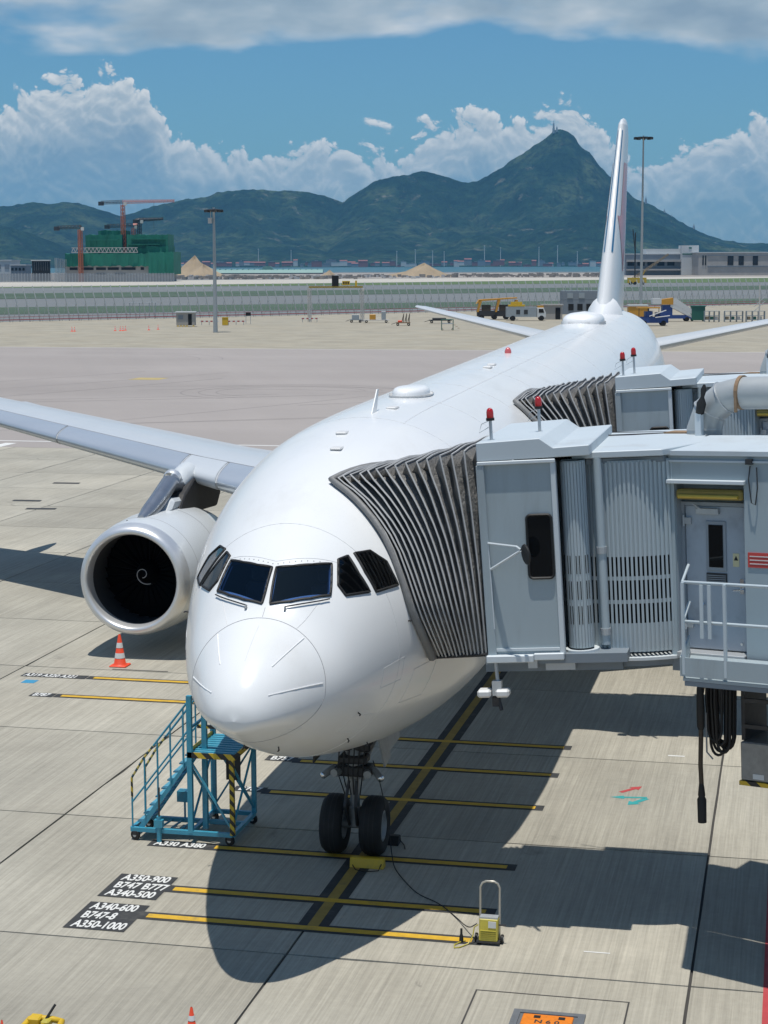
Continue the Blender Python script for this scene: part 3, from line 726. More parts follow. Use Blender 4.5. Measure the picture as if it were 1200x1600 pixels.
# belly fairing
MB().grid(lambda i, j: Vector((AX+2.9*math.sin(math.pi*max(.02, min(.98, i/24)))**.28*math.cos(math.pi+math.pi*j/24), 18.5+17*i/24, 3.5-.02+1.75*math.sin(math.pi*max(.02, min(.98, i/24)))**.35*math.sin(math.pi+math.pi*j/24))), 25, 25).build('belly_fairing', 'belly_fairing', ac, smooth=180)
# fin
fsec = [(0, 49.0, 10.2, 7.2, .10), (0, 50.0, 9.4, 8.1, .10), (0, 57.0, 3.9, 15.9, .105), (0, 57.35, 3.4, 16.3, .10), (0, 57.8, 2.8, 16.50, .075), (0, 58.5, 1.6, 16.60, .04)]
fin, fpt, frows = surface(fsec, 'fin', 'white_paint', ac, vertical=True, n_sub=8)
# dorsal fillet and fairing at the foot of the fin
MB().grid(lambda i, j: Vector((AX+(.05+.75*(i/12))*math.cos(math.pi*j/10)*(1-.0*j), 45.5+6*(i/12), 7.45+.35*(i/12)+(.25+1.0*(i/12)**2)*math.sin(math.pi*j/10))), 13, 11).build('dorsal_fillet', 'white_paint', ac, smooth=180)
MB().grid(lambda i, j: Vector((AX+.95*math.cos(math.pi*j/12), 51.5+9*(i/12), 7.5-.9*(i/12)**2+(1.15*math.sin(math.pi*max(.02, min(.98, i/12)))**.6)*math.sin(math.pi*j/12))), 13, 13).build('fin_fairing', 'white_paint', ac, smooth=180)
def fin_strip(name, mat, pts, side, off=.012):
    # pts: (height z, chord fraction 0..1) polygon on the fin side
    def at(z, c):
        for a, b in zip(fsec[:-1], fsec[1:]):
            if z <= b[3]:
                u = (z-a[3])/(b[3]-a[3]); le, ch, t = a[1]+(b[1]-a[1])*u, a[2]+(b[2]-a[2])*u, a[4]+(b[4]-a[4])*u; break
        y = 5*(.2969*math.sqrt(c)-.126*c-.3516*c*c+.2843*c**3-.1036*c**4)*ch*t
        return Vector((AX+side*(y+off), le+c*ch, z))
    L, R_ = pts; n = 14
    MB().grid(lambda i, j: at(L[0][0]+(L[1][0]-L[0][0])*i/n, (L[0][1]+(L[1][1]-L[0][1])*i/n)*(1-j/4)+(R_[0][1]+(R_[1][1]-R_[0][1])*i/n)*j/4), n+1, 5).build(name, mat, fin, smooth=180)
for sd in (-1, 1):
    fin_strip('fin_stripe', 'fin_blue', [[(10.8, .012), (16.0, .014)], [(10.8, .030), (16.0, .034)]], sd)
    fin_strip('fin_emblem', 'fin_red', [[(10.0, .36), (12.3, .06)], [(10.0, .40), (12.3, .52)]], sd)
    fin_strip('fin_emblem', 'fin_red', [[(12.3, .15), (14.6, .17)], [(12.3, .52), (14.6, .52)]], sd)

# engines
def engine(sx):
    ex, ey, ez = AX+sx*9.32, 21.35, 2.10
    e = MB().lathe([(1.44, .12), (1.50, .42), (1.56, 1.0), (1.60, 1.9), (1.58, 3.0), (1.48, 4.2), (1.30, 5.1), (1.28, 5.1)], (ex, ey, ez), (0, 1, 0), 64).build('nacelle', 'nacelle_grey', ac, smooth=60)
    MB().lathe([(1.20, .40), (1.205, .22), (1.225, .10), (1.255, .03), (1.29, 0.0), (1.345, .012), (1.40, .05), (1.445, .13), (1.48, .27), (1.505, .42)], (ex, ey, ez), (0, 1, 0), 64).build('intake_lip', 'lip_metal', e, smooth=180)
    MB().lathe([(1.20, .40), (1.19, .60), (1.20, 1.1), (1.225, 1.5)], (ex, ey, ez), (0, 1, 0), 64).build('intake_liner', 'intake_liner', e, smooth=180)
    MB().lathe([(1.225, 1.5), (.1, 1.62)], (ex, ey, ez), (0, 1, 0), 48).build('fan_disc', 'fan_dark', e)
    for i in range(26):
        a = 2*math.pi*i/26; c, s_ = math.cos(a), math.sin(a)
        r0, r1 = .33, 1.205; wv = .13
        pts = [Vector((ex+r0*c, ey+1.36, ez+r0*s_)), Vector((ex+r1*c+wv*s_, ey+1.30, ez+r1*s_-wv*c)), Vector((ex+r1*c-wv*s_, ey+1.50, ez+r1*s_+wv*c)), Vector((ex+r0*c-.06*s_, ey+1.5, ez+r0*s_+.06*c))]
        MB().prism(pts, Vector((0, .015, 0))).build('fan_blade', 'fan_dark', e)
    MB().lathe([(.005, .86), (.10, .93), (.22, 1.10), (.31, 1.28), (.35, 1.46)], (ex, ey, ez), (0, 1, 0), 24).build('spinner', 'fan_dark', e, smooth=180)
    sp = []
    for i in range(40):
        t = i/39; a = -1.2+t*6.4; r = .05+.235*t
        h = .90+(r-.04)*1.32
        sp.append((ex+r*math.cos(a), ey+h-.05, ez+r*math.sin(a)))
    MB().path(sp, .011, 4).build('spinner_spiral', 'spinner_white', e)
    MB().lathe([(.95, 4.6), (.92, 5.6), (.70, 6.5), (.45, 7.2)], (ex, ey, ez), (0, 1, 0), 32).build('core_cowl', 'pylon_metal', e, smooth=60)
    for h in (1.02, 2.75): MB().lathe([(1.562 if h < 2 else 1.588, h), (1.566 if h < 2 else 1.591, h+.01), (1.562 if h < 2 else 1.588, h+.02)], (ex, ey, ez), (0, 1, 0), 64).build('cowl_seam', 'seam', e)
    MB().bb((ex-.02+sx*.35, ey+.75, ez+1.44), (ex+.16+sx*.35, ey+.9, ez+1.50)).build('cowl_inlet', 'rubber', e)
    # pylon: box beam with a rounded, metallic leading fairing
    _, le, ch, z, t = le_at(9.25)
    prof = [(ey+2.9, ez+1.45), (le-1.1, z-.42), (le-.3, z-.08), (le+1.6, z+.1), (le+2.5, z-.4), (le+1.8, ez+1.2), (ey+3.8, ez+1.3)]
    MB().prism([(ex-.24, a, b) for a, b in prof], (.62, 0, 0)).build('pylon', 'pylon_shade_black', ac, bevel=.04)
    MB().path([(ex-.04, ey+1.0, ez+1.50), (ex-.04, ey+1.6, ez+1.62), (ex-.04, ey+2.4, ez+1.86), (ex-.04, ey+3.3, ez+2.20), (ex-.04, le-.75, z-.22), (ex-.04, le-.35, z-.04)], [.12, .22, .24, .24, .24, .22], 16).build('pylon_fairing', 'pylon_metal', ac, smooth=60)
    MB().lathe([(.245, -.05), (.26, 0), (.26, .10), (.245, .15)], (ex-.04, ey+3.55, ez+2.29), (0, .93, .37), 16).build('fairing_band', 'lip_metal', ac, smooth=40)
    MB().path([(ex, le-.62, z-.22), (ex, le-.35, z-.06), (ex, le+.25, z+.02)], [.22, .31, .34], 16).build('pylon_cap', 'nacelle_grey', ac, smooth=60)
    MB().prism([(ex-.10, ey+2.2, ez+1.50), (ex-.10, ey+2.7, ez+1.86), (ex-.10, le-1.0, z-.50), (ex-.10, le-.7, z-.85), (ex-.10, ey+3.4, ez+1.52)], (.42, 0, 0)).build('pylon_panel', 'nacelle_grey', ac, bevel=.09)
for sx in (-1, 1): engine(sx)

# landing gear
def wheel(c, r, w, parent):
    c = Vector(c)
    pr = [(r*.52, -w/2+.03), (r*.70, -w/2), (r*.88, -w/2+.015), (r*.97, -w/2+.07), (r, -w/2+.12), (r, w/2-.12), (r*.97, w/2-.07), (r*.88, w/2-.015), (r*.70, w/2), (r*.52, w/2-.03)]
    wh = MB().lathe(pr, c, (1, 0, 0), 40).build('wheel', 'tyre', parent, smooth=50)
    MB().lathe([(r*.53, -w/2+.04), (r*.46, -w/2+.03), (r*.40, -w/2+.09), (.06, -w/2+.10), (.06, w/2-.10), (r*.40, w/2-.09), (r*.46, w/2-.03), (r*.53, w/2-.04)], c, (1, 0, 0), 32).build('rim', 'rim_grey', wh, smooth=40)
    for q in range(3):
        a = w*(-.2+.2*q); MB().lathe([(r+.002, a-.008), (r+.0025, a), (r+.002, a+.008)], c, (1, 0, 0), 40).build('tread_groove', 'rubber', wh)
NX, NY = -0.03, 6.95
for d in (-.355, .355): wheel((NX+d, NY, .525), .525, .40, ac)
MB().tube((NX-.36, NY, .525), (NX+.36, NY, .525), .07, 12).build('axle', 'gear_grey', ac, smooth=60)
MB().lathe([(.11, 0), (.11, .35), (.085, .36), (.085, .85), (.15, .88), (.17, 1.2), (.16, 1.35), (.13, 1.4), (.13, 2.3)], (NX, NY, .50), (0, .02, 1), 20).build('strut', 'gear_grey', ac, smooth=40)
MB().lathe([(.08, .82), (.08, .9)], (NX, NY, .5), (0, .02, 1), 20).build('oleo', 'chrome', ac, smooth=60)
MB().path([(NX-.07, NY-.12, .55), (NX-.10, NY-.36, .95), (NX-.07, NY-.14, 1.35)], .03, 6).path([(NX+.07, NY-.12, .55), (NX+.10, NY-.36, .95), (NX+.07, NY-.14, 1.35)], .03, 6).build('torque_link', 'dark_metal', ac)
MB().bb((NX-.33, NY-.16, 1.42), (NX+.33, NY+.16, 1.62)).bb((NX-.26, NY-.2, 1.66), (NX+.26, NY+.12, 1.80)).bb((NX-.30, NY-.10, 1.86), (NX+.30, NY+.2, 2.0)).build('steering_collar', 'dark_metal', ac, bevel=.03)
for d in (-1, 1):
    MB().tube((NX+d*.22, NY, 1.5), (NX+d*.30, NY-.32, 1.52), .07, 10).tube((NX+d*.36, NY-.05, 1.55), (NX+d*.52, NY-.22, 1.44), .065, 10).build('taxi_light', 'gear_grey', ac, smooth=40)
    MB().lathe([(.062, 0), (.055, .015), (.002, .03)], (NX+d*.525, NY-.225, 1.437), (d*.68, -.72, -.3), 12).build('light_lens', 'chrome', ac, smooth=60)
    MB().tube((NX+d*.16, NY+.05, 1.6), (NX+d*.3, NY+1.5, 2.35), .04, 8).tube((NX+d*.12, NY+.1, 1.3), (NX+d*.25, NY+.2, 2.3), .035, 8).build('drag_brace', 'gear_grey', ac)
    MB().prism([(NX+d*.52, NY-.55, 2.32), (NX+d*.62, NY-.45, 1.72), (NX+d*.60, NY+.1, 1.76), (NX+d*.50, NY+.2, 2.32)], (d*.03, 0, 0)).build('gear_door', 'gear_grey' if d > 0 else 'dark_metal', ac)
    MB().prism([(NX+d*.40, NY+.45, 2.3), (NX+d*.46, NY+.55, 1.70), (NX+d*.46, NY+1.5, 1.74), (NX+d*.40, NY+1.7, 2.3)], (d*.03, 0, 0)).build('gear_door', 'rim_grey', ac)
for i in range(6):
    x = NX-.24+.09*i; MB().path([(x, NY-.18, 2.25), (x+.02, NY-.24, 1.9), (x-.02, NY-.2, 1.5), (x*.6+NX*.4, NY-.14, 1.1)], .012, 5).build('hose', 'rubber', ac)
for sx in (-1, 1):          # main gear, mostly hidden behind the nose
    mx, my = AX+sx*5.34, 32.3
    MB().tube((mx, my, 1.0), (mx-sx*.3, my-.2, 3.8), .18, 14).tube((mx, my-.95, .75), (mx, my+.95, .75), .14, 10).build('main_strut', 'gear_grey', ac, smooth=60)
    for dy in (-.95, .95):
        for d in (-.55, .55): wheel((mx+d, my+dy, .70), .70, .46, ac)
    MB().prism([(mx+sx*.8, my-1.2, 1.4), (mx+sx*.8, my+1.2, 1.4), (mx+sx*.9, my+1.2, 3.6), (mx+sx*.9, my-1.2, 3.6)], (sx*.04, 0, 0)).build('gear_door', 'belly_fairing', ac)
# ------------------------------------------------------------------ jet bridges
pm('bridge_paint', (0.355, 0.420, 0.445), 0.5, var=0.05, scale=1.2, coat=0.1, dirt=(0.26, 0.29, 0.30, 0.55), dscale=1.6, stretch=(1, 1, 0.14))
pm('bridge_dark', (0.20, 0.235, 0.265), 0.5, var=0.1)
pm('bridge_roof', (0.52, 0.58, 0.61), 0.5, var=0.06, scale=0.8, dirt=(0.40, 0.41, 0.40, 0.5), dscale=0.7)
pm('bridge_trim', (0.60, 0.65, 0.67), 0.45, var=0.05)
pm('door_grey', (0.40, 0.45, 0.50), 0.42, var=0.12, scale=2.0, coat=0.2, dirt=(0.22, 0.24, 0.27, 0.6), dscale=1.3)
pm('door_frame', (0.30, 0.335, 0.365), 0.5, var=0.1, scale=2.0, dirt=(0.2, 0.2, 0.2, 0.6), dscale=1.5)
pm('slat_grey', (0.43, 0.50, 0.53), 0.42, var=0.05, scale=1.0, metal=0.1)
pm('void_black', (0.012, 0.013, 0.014), 0.9, var=0.1)
pm('galvanised', (0.50, 0.52, 0.53), 0.42, metal=0.45, var=0.12, scale=5)
pm('rail_paint', (0.50, 0.57, 0.60), 0.4, var=0.06)
pm('red_lens', (0.45, 0.012, 0.012), 0.15, var=0.05, coat=0.6)
pm('lamp_yellow', (0.62, 0.42, 0.05), 0.3, var=0.08, coat=0.3)
pm('lamp_ochre', (0.30, 0.22, 0.05), 0.45, var=0.1)
pm('duct_metal', (0.44, 0.46, 0.455), 0.45, metal=0.25, var=0.12, scale=2.5, dirt=(0.30, 0.24, 0.17, 0.6), dscale=1.2)
pm('rusty', (0.26, 0.17, 0.10), 0.8, var=0.4, scale=6, dirt=(0.10, 0.08, 0.06, 0.6), dscale=3)
pm('sign_red', (0.55, 0.06, 0.05), 0.5, var=0.05)
pm('sign_yellow', (0.66, 0.60, 0.36), 0.5, var=0.05)
pm('cable_brown', (0.055, 0.040, 0.024), 0.55, var=0.3, scale=8)
pm('lamp_white', (0.68, 0.68, 0.66), 0.4, var=0.05)
stripes('hazard', (0.62, 0.43, 0.03), (0.02, 0.02, 0.02), 3.6, (1, 0.4, 1))
def bellows_mat():
    m = bpy.data.materials.new('bellows_fabric'); m.use_nodes = True; k = N(m.node_tree)
    out = k.n('ShaderNodeOutputMaterial'); b = k.n('ShaderNodeBsdfPrincipled'); tc = k.n('ShaderNodeTexCoord'); v = tc.outputs['Object']
    n = k.noise(v, 5, 6, 0.65); w = k.noise(k.vmul(v, (1.6, 1.6, 1.0)), 7.5, 4, 0.55, 1.2)
    c = k.ramp(n, [(0.25, C(0.125, 0.122, 0.116)), (0.6, C(0.215, 0.210, 0.198)), (0.85, C(0.32, 0.312, 0.295))])
    k.set(b.inputs['Base Color'], c); b.inputs['Roughness'].default_value = 0.62
    bp = k.n('ShaderNodeBump'); bp.inputs['Strength'].default_value = 0.75; bp.inputs['Distance'].default_value = 0.05
    k.set(bp.inputs['Height'], w); k.set(b.inputs['Normal'], bp.outputs[0]); k.nt.links.new(b.outputs[0], out.inputs[0]); MAT['bellows_fabric'] = m
bellows_mat()
pm('bellows_hoop', (0.44, 0.44, 0.43), 0.5, var=0.12, scale=4)
pm('bumper_fabric', (0.20, 0.20, 0.195), 0.55, var=0.15, scale=4, bump=0.4, bscale=14)

def Ry(a): return Matrix.Rotation(a, 4, 'Y')
def rounded(u0, u1, w0, w1, r, v, n=5):
    pts = []
    for cx, cy, a0 in ((u1-r, w1-r, 0), (u0+r, w1-r, 90), (u0+r, w0+r, 180), (u1-r, w0+r, 270)):
        for i in range(n+1):
            a = math.radians(a0+90*i/n); pts.append((cx+r*math.cos(a), v, cy+r*math.sin(a)))
    return pts
def jet_bridge(D, label, afront, arear, nhoop, seed, full):
    D = Vector(D); r = random.Random(seed)
    B = thing('jet_bridge', Vector((5.0, 5.4, 0))+D, label, 'jet bridge', 'jet bridges docked to the airliner')
    MC = T(*D) @ T(4.0, 3.5, 4.5) @ Ry(math.radians(-3.7))
    MT = T(*D) @ T(5.66, 4.02, 4.42) @ rotz(math.radians(-23)) @ Ry(math.radians(-2.6))
    MR = T(*D) @ T(5.02, 5.40, 4.42) @ Ry(math.radians(-3.2))
    def cb(name, mat, fn, M, parent=B, **kw):
        mb = MB(); fn(mb); mb.xf(M); return mb.build(name, mat, parent, **kw)
    # ---- cab
    near = cb('cab_wall', 'bridge_paint', lambda m: m.bb((-1.06, 0, 0), (.06, .06, 2.95)), MC)
    cb('cab_wall', 'bridge_paint', lambda m: m.bb((-1.06, 3.34, 0), (.4, 3.4, 2.95)), MC)
    cb('cab_floor', 'bridge_dark', lambda m: m.bb((-1.15, .02, -.16), (1.0, 3.38, -.02)), MC)
    cb('cab_roof', 'bridge_roof', lambda m: m.prism([(-1.10, -.03, 2.96), (-1.10, -.03, 3.24), (-.14, -.03, 3.27), (.06, -.03, 3.12), (.60, -.03, 3.14), (.60, -.03, 2.98)], (0, 3.5, 0)), MC, bevel=.012)
    cb('roof_gutter', 'bridge_trim', lambda m: m.bb((-1.10, -.06, 2.90), (.08, -.0, 2.955)), MC, near, bevel=.01)
    cb('corner_post', 'bridge_paint', lambda m: m.prism([(-1.10, -.05, -.02), (-.97, -.05, -.02), (-1.0, -.05, 2.9), (-1.12, -.05, 2.9)], (0, .16, 0)), MC, near, bevel=.01)
    cb('corner_post', 'bridge_trim', lambda m: m.bb((.0, -.035, -.02), (.075, .12, 2.9)), MC, near, bevel=.008)
    cb('cab_sill', 'bridge_trim', lambda m: m.bb((-1.12, -.12, -.11), (-.40, .12, .0)).bb((-.40, -.08, -.09), (.06, .12, .015)), MC, near, bevel=.012)
    cb('wall_flange', 'bridge_trim', lambda m: m.bb((-.97, -.03, .05), (.0, .0, .09)), MC, near)
    wf = cb('cab_window', 'glass_black', lambda m: m.prism(rounded(-.40, -.03, 1.16, 2.12, .06, -.02), (0, .03, 0)), MC, near)
    cb('window_frame', 'rubber', lambda m: m.path([(a, -.025, c) for a, b, c in rounded(-.40, -.03, 1.16, 2.12, .06, 0)], .022, 6, closed=True), MC, wf, smooth=60)
    cb('mirror_arm', 'bridge_trim', lambda m: m.path([(-1.0, -.04, 1.72), (-.52, -.36, 1.70), (-.46, -.40, 1.66)], .016, 6).path([(-.98, -.04, 1.32), (-.46, -.40, 1.64)], .020, 6).path([(-1.0, -.04, 1.74), (-.98, -.04, .4)], .012, 5), MC)
    cb('mirror', 'rubber', lambda m: m.lathe([(.005, 0), (.15, .01), (.16, .03), (.14, .045), (.005, .05)], (-.40, -.42, 1.58), (.86, .5, .1), 20), MC, smooth=40)
    cb('cab_beam', 'galvanised', lambda m: m.bb((-.50, -.02, -.22), (-.36, .14, -.10)).bb((-.25, .1, -.28), (.2, .5, -.12)), MC)
    cb('cab_beam', 'bridge_dark', lambda m: m.bb((-1.2, .25, -.32), (.9, .55, -.17)).bb((-1.2, 2.7, -.32), (.9, 3.0, -.17)), MC)
    # floodlights on a drop pole
    fl = cb('floodlight_pole', 'galvanised', lambda m: m.tube((-1.0, .0, -.10), (-.98, -.02, -.42), .028, 8).bb((-1.06, -.10, -.62), (-.92, .04, -.40)), MC)
    for du in (-.16, .12): cb('floodlight', 'lamp_white', lambda m, du=du: m.bb((-1.04+du-.09, -.16, -.64), (-1.04+du+.12, .06, -.52)), MC, fl, bevel=.03)
    cb('camera_housing', 'dark_metal', lambda m: m.bb((-1.08, -.05, -.80), (-.98, .1, -.66)).tube((-1.0, 0, -.62), (-.94, -.05, -.86), .03, 8), MC, fl)
    # ---- roller curtain column beside the cab
    col = cb('curtain_column', 'slat_grey', lambda m: m.lathe([(.185, .0), (.185, 2.85)], (.30, .30, .04), (0, 0, 1), 18), MC)
    for i in range(11):
        a = math.radians(200+14*i); cc = Vector((.30+.19*math.cos(a), .30+.19*math.sin(a), 0))
        Mx = Matrix.Rotation(a, 4, 'Z')
        cb('column_slat', 'slat_grey', lambda m: m.box((cc.x, cc.y, 1.46), (.014, .036, 2.83), Mx.to_3x3()), MC, col)
        if i % 3 != 1:
            for w in (.55, .93, 1.32):
                cb('slot', 'void_black', lambda m: m.box((cc.x-.002*0+.19*0+.003*math.cos(a), cc.y+.003*math.sin(a), w), (.016, .014, .28), Mx.to_3x3()), MC, col)
    cb('column_foot', 'bridge_trim', lambda m: m.lathe([(.02, 0), (.26, 0), (.26, .035), (.02, .035)], (.30, .30, -.02), (0, 0, 1), 20), MC, col, smooth=40)
    cb('column_foot', 'dark_metal', lambda m: m.lathe([(.02, 0), (.23, 0), (.23, .06), (.02, .06)], (.32, .32, -.14), (0, 0, 1), 20).tube((.1, .2, -.3), (.1, .2, 0), .03, 8), MC, col)
    # dark inner liner so that the slots look into the cab
    cb('inner_liner', 'void_black', lambda m: m.bb((.10, .55, -.05), (.14, 3.2, 2.9)), MC)
    pp = cb('conduit', 'slat_grey', lambda m: m.tube((.66, .36, .05), (.66, .36, 2.90), .066, 14), MC, smooth=60)
    for w in (.20, 1.45): cb('conduit_collar', 'galvanised', lambda m: m.lathe([(.08, 0), (.08, .10)], (.66, .36, w), (0, 0, 1), 14, True, True), MC, pp)
    # ---- rotunda: slatted curtain round the pivot
    RC = 1.50
    def arc(a, rad, w): return (rad*math.cos(a), rad*math.sin(a), w)
    n = 36; a0, a1 = math.radians(-62), math.radians(-152)
    rows = [.06, .50, .80, .86, 1.16, 1.22, 1.52, 2.98]; hole = (1, 3, 5)
    sh = MB()
    for i in range(n):
        p0, p1 = a0+(a1-a0)*i/n, a0+(a1-a0)*(i+1)/n
        for q in range(len(rows)-1):
            if q in hole and 1 <= i < n-2:
                continue
            vs = [arc(p0, RC, rows[q]), arc(p1, RC, rows[q]), arc(p1, RC, rows[q+1]), arc(p0, RC, rows[q+1])]
            sh.add(vs, [(0, 1, 2, 3)])
    sh.xf(MR); cur = sh.build('curtain', 'slat_grey', B)
    sm = None
    for i in range(n+1):
        a = a0+(a1-a0)*i/n; mb = MB()
        mb.box(arc(a, RC+.012, 1.51), (.020, .036, 2.90), Matrix.Rotation(a, 4, 'Z').to_3x3())
        mb.xf(MR).build('curtain_slat', 'slat_grey', cur)
    mb = MB()
    mb.grid(lambda i, j: arc(math.radians(-58-105*i/20), RC-.35, (.0, 3.0)[j]), 21, 2); mb.xf(MR).build('inner_liner', 'void_black', B)
    for w, rad, mt, hh in ((-.06, RC+.10, 'bridge_trim', .045), (-.16, RC+.02, 'bridge_dark', .10)):
        cb('rotunda_ring', mt, lambda m: m.lathe([(.1, w), (rad, w), (rad, w+hh), (.1, w+hh)], (0, 0, 0), (0, 0, 1), 56), MR, smooth=40)
    # rotunda roof: plate from the cab canopy to the tunnel
    cb('rotunda_roof', 'bridge_roof', lambda m: m.prism([(-.75, -1.60, 3.04), (.60, -1.56, 3.04), (1.15, -.6, 3.04), (1.15, 1.8, 3.04), (-.7, 1.8, 3.04)], (0, 0, .10)), MR, bevel=.012)
    cb('rotunda_fascia', 'bridge_dark', lambda m: m.prism([(-.55, -1.50, 2.94), (.60, -1.43, 2.94), (1.0, -.6, 2.94), (-.7, -.6, 2.94)], (0, 0, .08)), MR)
    # ---- tunnel
    L = 16.0 if full else 12.0
    tw = cb('tunnel_wall', 'bridge_paint', lambda m: m.bb((1.20, .0, 0), (L, .06, 3.06)).bb((-.02, .0, 2.70), (1.20, .06, 3.06)).bb((-.02, .0, 0), (.07, .06, 2.70)), MT)
    cb('tunnel_wall', 'bridge_paint', lambda m: m.bb((-.02, 3.0, 0), (L, 3.06, 3.06)), MT)
    cb('tunnel_floor', 'bridge_dark', lambda m: m.bb((-.02, .0, -.22), (L, 3.06, -.03)), MT)
    cb('tunnel_roof', 'bridge_roof', lambda m: m.prism([(-.06, -.05, 3.06), (-.06, 1.53, 3.17), (-.06, 3.11, 3.06), (-.06, 3.11, 3.0605+.06), (-.06, 1.53, 3.24), (-.06, -.05, 3.13)], (L, 0, 0)), MT)
    cb('roof_trim', 'bridge_trim', lambda m: m.bb((-.04, -.03, 2.96), (L, .0, 2.99)), MT, tw)
    cb('door_canopy', 'bridge_trim', lambda m: m.bb((-.02, -.10, 2.64), (1.24, .30, 2.70)), MT, tw, bevel=.01)
    # recessed doorway
    cb('door_recess', 'door_frame', lambda m: m.bb((.05, .06, .0), (.08, .34, 2.66)).bb((1.19, .06, 0), (1.22, .34, 2.66)).bb((.05, .30, 0), (1.22, .34, 2.66)), MT, tw)
    lamp = cb('door_lamp', 'lamp_ochre', lambda m: m.bb((.10, -.02, 2.40), (1.18, .20, 2.55)), MT, bevel=.03)
    cb('lamp_diffuser', 'lamp_yellow', lambda m: m.tube((.16, -.04, 2.45), (1.12, -.04, 2.45), .028, 10), MT, lamp, smooth=60)
    dr = cb('service_door', 'door_grey', lambda m: m.bb((.13, .235, .10), (1.10, .285, 2.28)), MT, bevel=.01)
    cb('door_jamb', 'door_frame', lambda m: m.bb((.08, .20, .02), (.125, .30, 2.34)).bb((1.105, .20, .02), (1.15, .30, 2.34)).bb((.125, .20, 2.285), (1.105, .30, 2.34)), MT, dr)
    cb('door_window_frame', 'door_frame', lambda m: m.bb((.47, .215, 1.30), (.80, .24, 2.06)), MT, dr, bevel=.01)
    cb('door_window', 'glass_black', lambda m: m.bb((.52, .205, 1.36), (.75, .22, 2.0)), MT, dr)
    cb('door_louvre', 'dark_metal', lambda m: m.bb((.47, .215, 1.12), (.80, .24, 1.27)), MT, dr)
    for w in (1.14, 1.17, 1.20, 1.23): cb('louvre_slat', 'door_frame', lambda m: m.bb((.48, .205, w), (.79, .218, w+.012)), MT, dr)
    cb('door_closer', 'galvanised', lambda m: m.bb((.33, .17, 2.16), (.70, .235, 2.25)).tube((.4, .18, 2.24), (.3, .12, 2.33), .012, 6), MT, dr, bevel=.01)
    for w in (.42, 2.0): cb('hinge', 'galvanised', lambda m: m.bb((.10, .19, w), (.24, .235, w+.10)).tube((.12, .19, w-.03), (.12, .19, w+.14), .018, 8), MT, dr)
    cb('door_handle', 'chrome', lambda m: m.tube((1.04, .235, 1.04), (1.04, .17, 1.04), .014, 8).tube((1.04, .17, 1.04), (.92, .17, 1.03), .012, 8).bb((1.01, .222, .98), (1.07, .236, 1.20)), MT, dr)
    cb('door_bolt', 'chrome', lambda m: m.tube((.42, .235, .78), (.42, .18, .80), .018, 8).tube((1.03, .235, .22), (1.03, .19, .22), .02, 8), MT, dr)
    st = cb('warning_sticker', 'sign_yellow', lambda m: m.bb((.90, .229, 1.38), (1.00, .2345, 1.58)), MT, dr)
    cb('warning_triangle', 'rubber', lambda m: m.prism([(.915, .2285, 1.475), (.985, .2285, 1.475), (.95, .2285, 1.545)], (0, -.002, 0)), MT, st)
    cb('door_step', 'galvanised', lambda m: m.bb((.08, -.05, .0), (1.18, .235, .085)), MT, bevel=.008)
    sg = cb('notice_plate', 'sign_red', lambda m: m.bb((1.25, -.012, 1.42), (1.62, -.001, 1.64)), MT)
    for w in (1.475, 1.53, 1.585): cb('notice_line', 'line_white', lambda m: m.bb((1.28, -.016, w-.007), (1.58, -.0125, w+.007)), MT, sg)
    cb('wall_cable', 'dark_metal', lambda m: m.path([(1.32, -.03, 2.92), (1.30, -.05, 2.72), (1.34, -.05, 2.38), (1.40, -.05, 2.35), (1.44, -.05, 2.6), (1.42, -.03, 2.9)], .010, 5).bb((1.26, -.07, 2.94), (1.36, 0, 3.02)), MT)
    # ---- service platform with guard rail
    PF = MT @ T(1.03, 0, .16)
    pf = cb('service_platform', 'bridge_paint', lambda m: m.prism([(-.72, -.06, -.15), (-.05, -1.66, -.15), (2.6, -1.66, -.15), (2.6, -.06, -.15)], (0, 0, .04)).bb((-.05, -1.69, -.08), (2.6, -1.66, .19)).prism([(-.75, -.06, -.08), (-.72, -.06, -.08), (-.05, -1.66, -.08), (-.08, -1.69, -.08)], (0, 0, .27)), PF)
    cb('platform_beam', 'bridge_dark', lambda m: m.bb((-.03, -1.655, -.22), (2.6, -1.5, -.155)).bb((-.03, -.3, -.26), (2.6, -.1, -.155)).bb((1.2, -1.5, -.24), (1.32, -.3, -.155)), PF)
    for w in (.70, 1.26):
        cb('guard_rail', 'rail_paint', lambda m: m.path([(-.70, -.1, w), (-.04, -1.64, w), (2.58, -1.64, w)], .024, 8), PF, smooth=60)
    for u in (-.02, .62, 1.30, 1.95, 2.57): cb('rail_post', 'rail_paint', lambda m: m.bb((u-.02, -1.70, -.05), (u+.02, -1.66, 1.26)), PF)
    cb('rail_gate', 'rail_paint', lambda m: m.bb((.24, -1.685, .48), (.29, -1.665, 1.24)).bb((.36, -1.685, .48), (.41, -1.665, 1.24)), PF)
    # ---- gear hanging below
    cb('power_unit', 'gear_grey', lambda m: m.bb((.88, .40, -1.92), (1.44, 1.4, -1.32)), MT, bevel=.02)
    cb('power_unit_base', 'hazard', lambda m: m.bb((.86, .38, -1.99), (1.46, 1.42, -1.925)), MT)
    cb('unit_plate', 'bridge_trim', lambda m: m.bb((1.08, .392, -1.88), (1.26, .399, -1.80)), MT)
    cb('unit_hanger', 'dark_metal', lambda m: m.bb((.86, .5, -1.32), (.92, 1.3, -.2)).bb((1.40, .5, -1.32), (1.46, 1.3, -.2)).bb((.92, .45, -1.12), (1.40, .50, -1.06)).bb((.92, .45, -.72), (1.40, .50, -.66)), MT)
